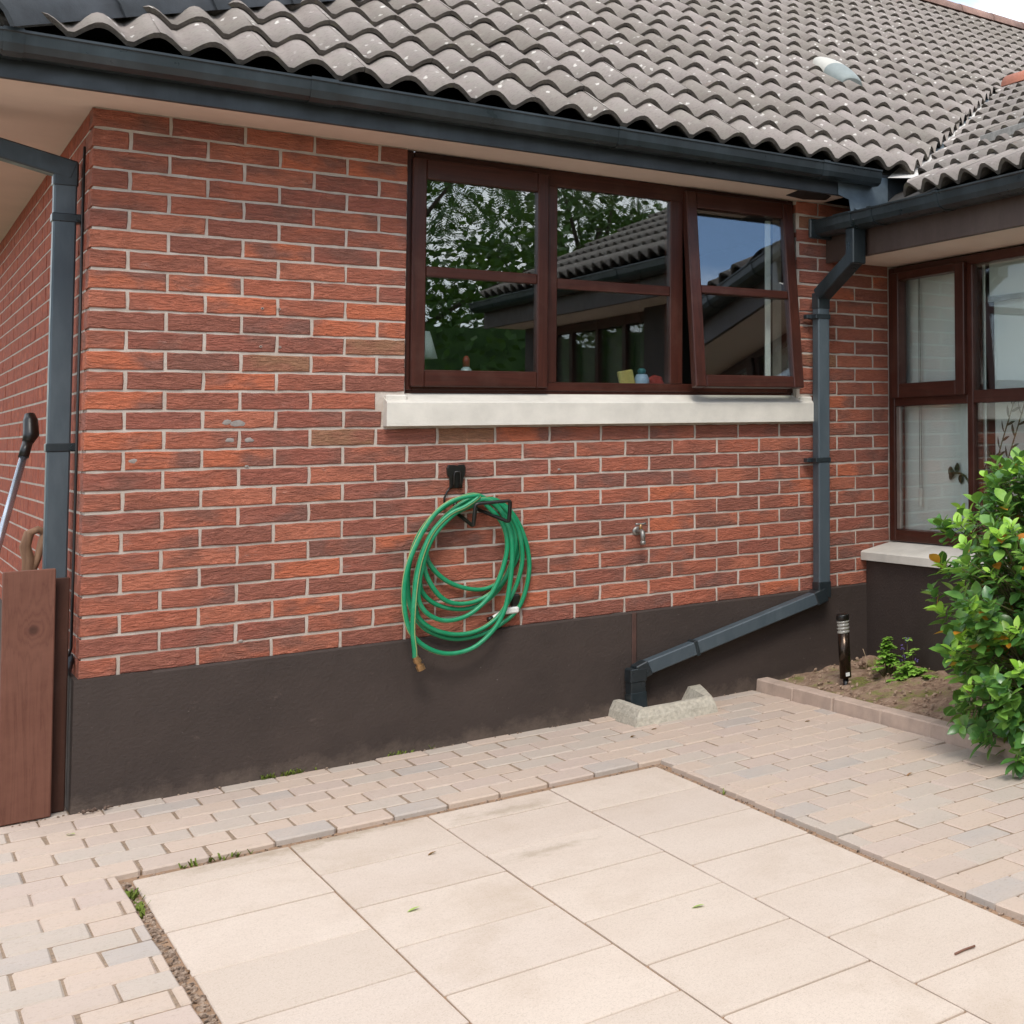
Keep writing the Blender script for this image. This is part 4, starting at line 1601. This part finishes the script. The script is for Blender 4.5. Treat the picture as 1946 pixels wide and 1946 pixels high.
SH = Vector((2.77, -2.13, .03))
shrub = thing('shrub', 'dense glossy leaved evergreen shrub spilling over the kerb of the bed', 'shrub', SH)
rs = random.Random(3)
BARK = simple('green_brown_twig', '#5A5A34', .8, .25, 30)
twigs = MB()
leaf_list = []
stems = []
for i in range(16):
    a = rs.uniform(0, 6.28)
    b = Vector((.10 * math.cos(a), .10 * math.sin(a), 0))
    stems.append(b)
n_sh = 640
for i in range(n_sh):
    # shoot tips spread through an upright rounded crown, most of them near its outside
    a = rs.uniform(0, 2 * math.pi)
    v = rs.random()
    zc = .02 + 1.16 * v
    rmax = .53 * (1 - max(0, (zc - .72) / .60) ** 2.2) * (1 if zc > .3 else .74 + .26 * zc / .3)
    rmax *= 1 + .14 * noise.noise((math.cos(a) * 1.5, math.sin(a) * 1.5, zc * 3.2))
    q = rmax * (rs.uniform(.12, 1) ** .5)
    tip = Vector((math.cos(a) * q * .92, math.sin(a) * q, zc))
    if tip.x + SH.x > 3.13:
        tip.x = 3.13 - SH.x
    b = rs.choice(stems) + Vector((0, 0, max(0, zc * .55 - .05)))
    out = Vector((tip.x, tip.y, .10 + .22 * (zc - .3))).normalized()
    midp = b.lerp(tip, .55) + Vector((0, 0, .05))
    twigs.tube([b, midp, tip], [.005, .003, .0018], 5)
    ax = (out * .55 + Vector((0, 0, .75 if zc > .25 else .05)) + Vector((rs.uniform(-.4, .4), rs.uniform(-.4, .4), rs.uniform(-.3, .3)))).normalized()
    young = q > rmax * .72 and (rs.random() < .40 + .5 * max(0, zc - .6)) and zc > .15
    nl = rs.randint(7, 11)
    ph = rs.uniform(0, 6.28)
    s0 = ax.orthogonal().normalized()
    for k in range(nl):
        t = k / nl
        ang = ph + k * 2.4
        radial = (s0 * math.cos(ang) + ax.cross(s0) * math.sin(ang))
        base = tip - ax * (.075 * (1 - t))
        el = .35 + .75 * t
        d = (radial * math.cos(el) + ax * math.sin(el) + Vector((0, 0, -.12 * (1 - t)))).normalized()
        nrm = (ax - d * ax.dot(d))
        nrm = (nrm + Vector((0, 0, .35))).normalized()
        nrm = (nrm - d * nrm.dot(d)).normalized()
        sidev = d.cross(nrm)
        mt_ = Matrix((sidev, d, nrm)).transposed().to_4x4()
        mt_.translation = base
        kind = 'y' if (young and t > .35) else ('m' if rs.random() < .4 else 'd')
        if rs.random() < .035:
            kind = 'o'
        scl = rs.uniform(.62, 1.2) * (.85 if kind == 'y' else 1)
        leaf_list.append((mt_ @ Matrix.Scale(scl, 4), kind))
# one low spray reaching over the kerb on to the paving
for (bx, by, bz) in ((2.47, -2.32, .10), (2.37, -2.38, .07), (2.42, -2.45, .12), (2.50, -2.15, .16), (2.52, -2.02, .2)):
    tip = Vector((bx, by, bz)) - SH
    twigs.tube([stems[0], stems[0].lerp(tip, .6) + Vector((0, 0, .12)), tip], [.005, .004, .002], 5)
    ax = (tip.normalized() + Vector((0, 0, -.4))).normalized()
    s0 = ax.orthogonal().normalized()
    for k in range(9):
        radial = s0 * math.cos(k * 2.4) + ax.cross(s0) * math.sin(k * 2.4)
        d = (radial * .7 + ax * (.3 + .08 * k)).normalized()
        nrm = Vector((0, 0, 1))
        nrm = (nrm - d * nrm.dot(d)).normalized()
        mt_ = Matrix((d.cross(nrm), d, nrm)).transposed().to_4x4()
        mt_.translation = tip - ax * .05 * (1 - k / 9)
        leaf_list.append((mt_ @ Matrix.Scale(rs.uniform(.8, 1.1), 4), 'd' if k % 3 else 'm'))
twigs.build('stem', BARK, shrub)
cam_l = CAM_C - SH
leaf_list.sort(key=lambda t: (t[0].translation - cam_l).length + (0 if seen(SH + t[0].translation, 10) else 9))
fol = {k: MB() for k in 'dmyo'}
for i, (mt_, kind) in enumerate(leaf_list):
    me = rs.choice(leafs[kind])
    if i < 298:
        o = put('leaf', me, shrub)
        o.matrix_local = mt_
    else:
        n0 = len(fol[kind].bm.verts)
        fol[kind].bm.from_mesh(me)
        fol[kind].bm.verts.ensure_lookup_table()
        for v in fol[kind].bm.verts[n0:]:
            v.co = mt_ @ v.co
allf = bmesh.new()
for idx, k in enumerate('dmyo'):
    me = bpy.data.meshes.new('tmp')
    for f in fol[k].bm.faces:
        f.material_index = idx
    fol[k].bm.to_mesh(me)
    allf.from_mesh(me)
    bpy.data.meshes.remove(me)
me = bpy.data.meshes.new('foliage')
allf.to_mesh(me)
for m_ in (LEAF_D, LEAF_M, LEAF_Y, LEAF_O):
    me.materials.append(m_)
tag(put('foliage', me, shrub), kind='stuff')

# little weeds in the bed
wl_leaf = leaf_mesh('leaf', .03, .026, leaf_material('weed_leaf', ('#6C9A33', '#86B343', '#9CC558'), .6), .2, .3, 3)
def weed(name, label, x, y, z, n, hmax, spread, flower=False):
    t = thing(name, label, 'weed', (x, y, z))
    st = MB()
    lm = MB()
    fm = MB()
    for i in range(n):
        a = rs.uniform(0, 6.28)
        q = abs(rs.gauss(0, spread))
        h = rs.uniform(.3, 1) * hmax * (1 - min(.7, q / (spread * 3)))
        tip = Vector((q * math.cos(a), q * math.sin(a), h))
        st.tube([(tip.x * .3, tip.y * .3, -.01), (tip.x * .7, tip.y * .7, h * .6), tip], [.0016, .0013, .001], 4)
        if flower and i % 2 == 0:
            for k in range(9):
                p = tip + Vector((rs.gauss(0, .005), rs.gauss(0, .005), rs.uniform(-.015, .012)))
                vs = bmesh.ops.create_icosphere(fm.bm, subdivisions=1, radius=.0035)['verts']
                for v in vs:
                    v.co += p
        else:
            for k in range(6):
                d = Vector((math.cos(k * 1.05 + a), math.sin(k * 1.05 + a), rs.uniform(-.1, .6))).normalized()
                nrm = (Vector((0, 0, 1)) - d * d.z).normalized()
                mt_ = Matrix((d.cross(nrm), d, nrm)).transposed().to_4x4()
                mt_.translation = tip
                n0 = len(lm.bm.verts)
                lm.bm.from_mesh(wl_leaf)
                lm.bm.verts.ensure_lookup_table()
                for v in lm.bm.verts[n0:]:
                    v.co = mt_ @ v.co
    st.build('stalk', BARK, t)
    if lm.bm.faces:
        lm.build('foliage', wl_leaf.materials[0], t)
    if fm.bm.faces:
        tag(fm.build('flowers', simple('violet_flower', '#5D4A86', .7, .2, 60), t), kind='stuff')
    return t
weed('leafy_weed', 'bright green leafy weed with a tall sprig in the flower bed', 3.03, -.48, .06, 40, .20, .035)
weed('leafy_weed', 'low bright green weed nearest the shrub in the bed', 3.05, -.66, .06, 40, .08, .05)
weed('flowering_weed', 'thin stalks with tiny violet flowers beside the green weed', 3.10, -.56, .06, 12, .19, .05, True)
for i, (x, y, h, lab) in enumerate(((2.98, -.36, .13, 'dry bent straw stalk standing between the earth clod and the weeds'),)):
    mb = MB()
    mb.tube([(0, 0, -.01), (.004, 0, .06), (-.002, .004, .10), (-.012, .008, h)], .0018, 5)
    tag(mb.build('dry_stalk', simple('straw', '#B29A7C', .8), None, (x, y, .06)), lab, 'stalk')

# pot plant between the panes and the blind of the corner window
zz = thing('house_plant', 'dark leaved house plant with arching fronds behind the corner window', 'plant', (3.425, -.85, .72))
ZL = leaf_mesh('leaf', .075, .017, simple('dark_plant_leaf', '#1E3A1E', .35, .2, 30), .2, .1)
ZR = leaf_mesh('leaf', .06, .045, simple('dark_round_leaf', '#1C4A26', .35, .2, 30), .15, .1)
fr_m, le_m = MB(), MB()
for (y0, z0, y1, z1, y2, z2) in ((.0, .1, -.05, .42, -.20, .74), (.02, .1, .06, .34, .12, .46), (.0, .1, -.2, .36, -.42, .56), (.0, .1, .0, .3, -.02, .44), (.01, .1, -.10, .35, -.32, .80)):
    pts = catmull([Vector((0, y0, z0)), Vector((0, y1, z1)), Vector((0, y2, z2))], 9)
    fr_m.tube(pts, .004, 5)
    for i in range(6, len(pts)):
        s_ = -1 if i % 2 else 1
        p = pts[i]
        tdir = (pts[min(i + 1, len(pts) - 1)] - pts[i - 1]).normalized()
        d = (tdir * .8 + Vector((rs.uniform(-.25, .05), -tdir.z * s_, tdir.y * s_)) * .75).normalized()
        nrm = Vector((-1, rs.uniform(-.4, .4), .25))
        nrm = (nrm - d * nrm.dot(d)).normalized()
        mt_ = Matrix((d.cross(nrm), d, nrm)).transposed().to_4x4()
        mt_.translation = p
        n0 = len(le_m.bm.verts)
        le_m.bm.from_mesh(ZL)
        le_m.bm.verts.ensure_lookup_table()
        for v in le_m.bm.verts[n0:]:
            v.co = mt_ @ v.co
pts = catmull([Vector((0, .08, .05)), Vector((0, .20, .33)), Vector((0, .33, .37))], 5)
fr_m.tube(pts, .006, 5)
for p, d in ((pts[-1], Vector((0, .9, .35))), (pts[-1], Vector((0, .75, -.5))), (pts[-3], Vector((0, .3, .9))), (pts[-2], Vector((0, .95, -.1))), (pts[-4], Vector((0, .2, -.9)))):
    d = d.normalized()
    nrm = Vector((-1, 0, .1))
    nrm = (nrm - d * nrm.dot(d)).normalized()
    mt_ = Matrix((d.cross(nrm), d, nrm)).transposed().to_4x4()
    mt_.translation = p
    n0 = len(le_m.bm.verts)
    le_m.bm.from_mesh(ZR)
    le_m.bm.verts.ensure_lookup_table()
    for v in le_m.bm.verts[n0:]:
        v.co = mt_ @ v.co
fr_m.build('stem', BARK, zz)
le_m.build('foliage', ZL.materials[0], zz)
mb = MB()
mb.lathe([(.05, 0), (.06, .1), (.062, .12), (.05, .118)], 14)
mb.build('pot', simple('brown_pot', '#6a4a3c', .7), zz)

# fallen leaves and twigs on the paving
FL = leaf_mesh('fallen_leaf', .034, .016, leaf_material('fallen_green_leaf', ('#8FAE45', '#A4BF57', '#B9CC72'), .6), .15, .15)
FB = leaf_mesh('fallen_leaf', .034, .015, leaf_material('fallen_brown_leaf', ('#6A4226', '#8A5A34', '#A0714A'), .7), .5, .5)
for me, x, y, z, rz, lab in ((FL, 1.07, -2.62, 0, 60, 'pale green leaf lying on a slab near the middle of the patio'),
                             (FL, .545, -1.99, 0, 100, 'yellow green leaf on the slab left of the middle joint'),
                             (FB, 2.36, -.90, 1, 20, 'rust brown leaf on the block paving near the kerb'),
                             (FB, 2.17, -2.0, 1, 75, 'brown curled leaf on the blocks in front of the shrub'),
                             (FB, 1.86, -.47, 1, 40, 'orange brown leaf just in front of the drain kerb'),
                             (FB, 1.74, -.53, 1, 10, 'thin dark leaf between drain kerb and slab corner'),
                             (FB, .72, -1.50, 0, 80, 'small reddish leaf on the slab below the hose'),
                             (FL, -.03, -.345, 1, 30, 'tiny yellow leaf on the blocks beside the planks')):
    o = put('fallen_leaf', me, None, (x, y, (PAV_Z + .006) if z else (SZ_ + .006)))
    o.rotation_euler = (0, rad(8), rad(rz))
    tag(o, lab, 'leaf', 'fallen leaves on the paving')
mb = MB()
mb.tube([(-.03, 0, .004), (0, .003, .004), (.03, -.002, .005)], .0032, 6)
tag(mb.build('twig', simple('brown_twig', '#7B5747', .8), None, (1.36, -3.44, SZ_)), 'short brown twig lying across the slab nearest the camera on the right', 'twig')
mb = MB()
rt = random.Random(8)
for i in range(8):
    a = rt.uniform(0, 6.28)
    p = Vector((rt.uniform(-.03, .03), rt.uniform(-.015, .015), .006))
    d = Vector((math.cos(a), math.sin(a) * .5, rt.uniform(0, .5))) * rt.uniform(.012, .028)
    mb.tube([p, p + d * .5 + Vector((0, 0, .006)), p + d], [.004, .005, .002], 5)
tag(mb.build('leaf_litter', simple('dry_leaf_litter', '#5f4d42', .9, .3, 60), None, (.045, -.055, PAV_Z)), 'small heap of dry litter at the foot of the plinth by the house corner', 'litter')

# ------------------------------------------------------------------ garden behind the camera, mirrored in the panes
TL = leaf_material('tree_leaf', ('#2C4A1E', '#3F6428', '#567D34'), .5)
def tree(x, y, h, rad_, seed, label, zb=-.1, n=9000, size=.075):
    rt = random.Random(seed)
    t = thing('garden_tree', label, 'tree', (x, y, zb), 'trees behind the courtyard')
    tm, cm = MB(), MB()
    tm.tube([(0, 0, 0), (.05, 0, h * .25), (0, .05, h * .5), (.05, 0, h * .8)], [.16, .13, .10, .04], 9)
    lobes = []
    for i in range(15):
        a = rt.uniform(0, 6.28)
        zc = h * rt.uniform(.35, .98)
        q = rad_ * rt.uniform(.15, .9) * (1.15 - abs(zc / h - .6))
        c = Vector((q * math.cos(a), q * math.sin(a), zc))
        tm.tube([(0, 0, zc * .6), (c.x * .5, c.y * .5, zc * .82), c], [.05, .03, .012], 6)
        lobes.append((c, rad_ * rt.uniform(.28, .5)))
    def leaflet(p, u, w):
        cm.face([cm.bm.verts.new(q) for q in (p, p + u * .5 + w, p + u, p + u * .5 - w)])
    for i in range(n // 13):
        c, rr_ = lobes[int(len(lobes) * rt.random() ** 1.3)]
        d = Vector((rt.gauss(0, 1), rt.gauss(0, 1), rt.gauss(0, .8))).normalized()
        p = c + d * rr_ * rt.uniform(.3, 1) ** .5
        ax = (d + Vector((rt.gauss(0, .5), rt.gauss(0, .5), rt.gauss(-.25, .4)))).normalized()
        sd_ = ax.cross(Vector((rt.gauss(0, .3), rt.gauss(0, .3), 1))).normalized()
        nn_ = sd_.cross(ax)
        L = size * rt.uniform(4.2, 6.5)
        for k in range(13):
            f = (k + 1) / 13
            q = p + ax * L * f - nn_ * L * .25 * f * f
            for s_ in (-1, 1):
                u = (sd_ * s_ * .9 + ax * .55 - nn_ * .25).normalized() * size * rt.uniform(1.2, 1.7) * (1.1 - .5 * f)
                leaflet(q, u, ax * size * .17)
    for i in range(n // 5):          # denser heart of every bough
        c, rr_ = rt.choice(lobes)
        p = c + Vector((rt.gauss(0, 1), rt.gauss(0, 1), rt.gauss(0, .8))) * rr_ * .3
        u = Vector((rt.gauss(0, 1), rt.gauss(0, 1), rt.gauss(0, 1))).normalized()
        leaflet(p, u * size * 2, u.orthogonal().normalized() * size * .6)
    tm.build('trunk', simple('tree_bark', '#4b4034', .9), t)
    tag(cm.build('crown', TL, t), kind='stuff')
tree(3.3, -11.2, 5.4, 2.3, 1, 'broad green tree mirrored in the left panes of the kitchen window')
tree(6.6, -12.6, 5.6, 2.3, 2, 'tall green tree mirrored above the wing roof in the middle panes', size=.08)
tree(9.6, -10.0, 5.2, 2.0, 3, 'green tree standing beyond the end of the side wing')
tree(-.6, -13.5, 4.8, 2.2, 4, 'round green tree at the back of the courtyard', n=3800)
hm = MB()
rt = random.Random(6)
for i in range(26000):
    q = rt.uniform(-3.5, 12.5)
    p = Vector((q, -9.6 + rt.gauss(0, .28), rt.uniform(-.1, 3.3 + .3 * noise.noise((q * 1.3, 0, 0)))))
    if i % 3 == 0:
        p = Vector((-6.5 + rt.gauss(0, .25), rt.uniform(-9.5, 3), rt.uniform(-.1, 2.3)))
    u = Vector((rt.gauss(0, 1), rt.gauss(0, 1), rt.gauss(0, 1))).normalized()
    w = u.orthogonal().normalized() * .04
    u *= .12
    hm.face([hm.bm.verts.new(q) for q in (p, p + u * .5 + w, p + u, p + u * .5 - w)])
for i in range(31):
    x = -3.6 + i * .52
    hm.box((x, -9.82 + rt.uniform(-.06, .06), -.1), (x + .53, -9.4 + rt.uniform(-.06, .06), 2.55 + .3 * noise.noise((x * 1.3, 0, 0)) + rt.uniform(-.1, .1)))
hm.box((-6.7, -9.6, -.1), (-6.4, 3, 2.15))
tag(hm.build('hedge', TL), 'clipped green hedge closing the far side of the courtyard', 'hedge')
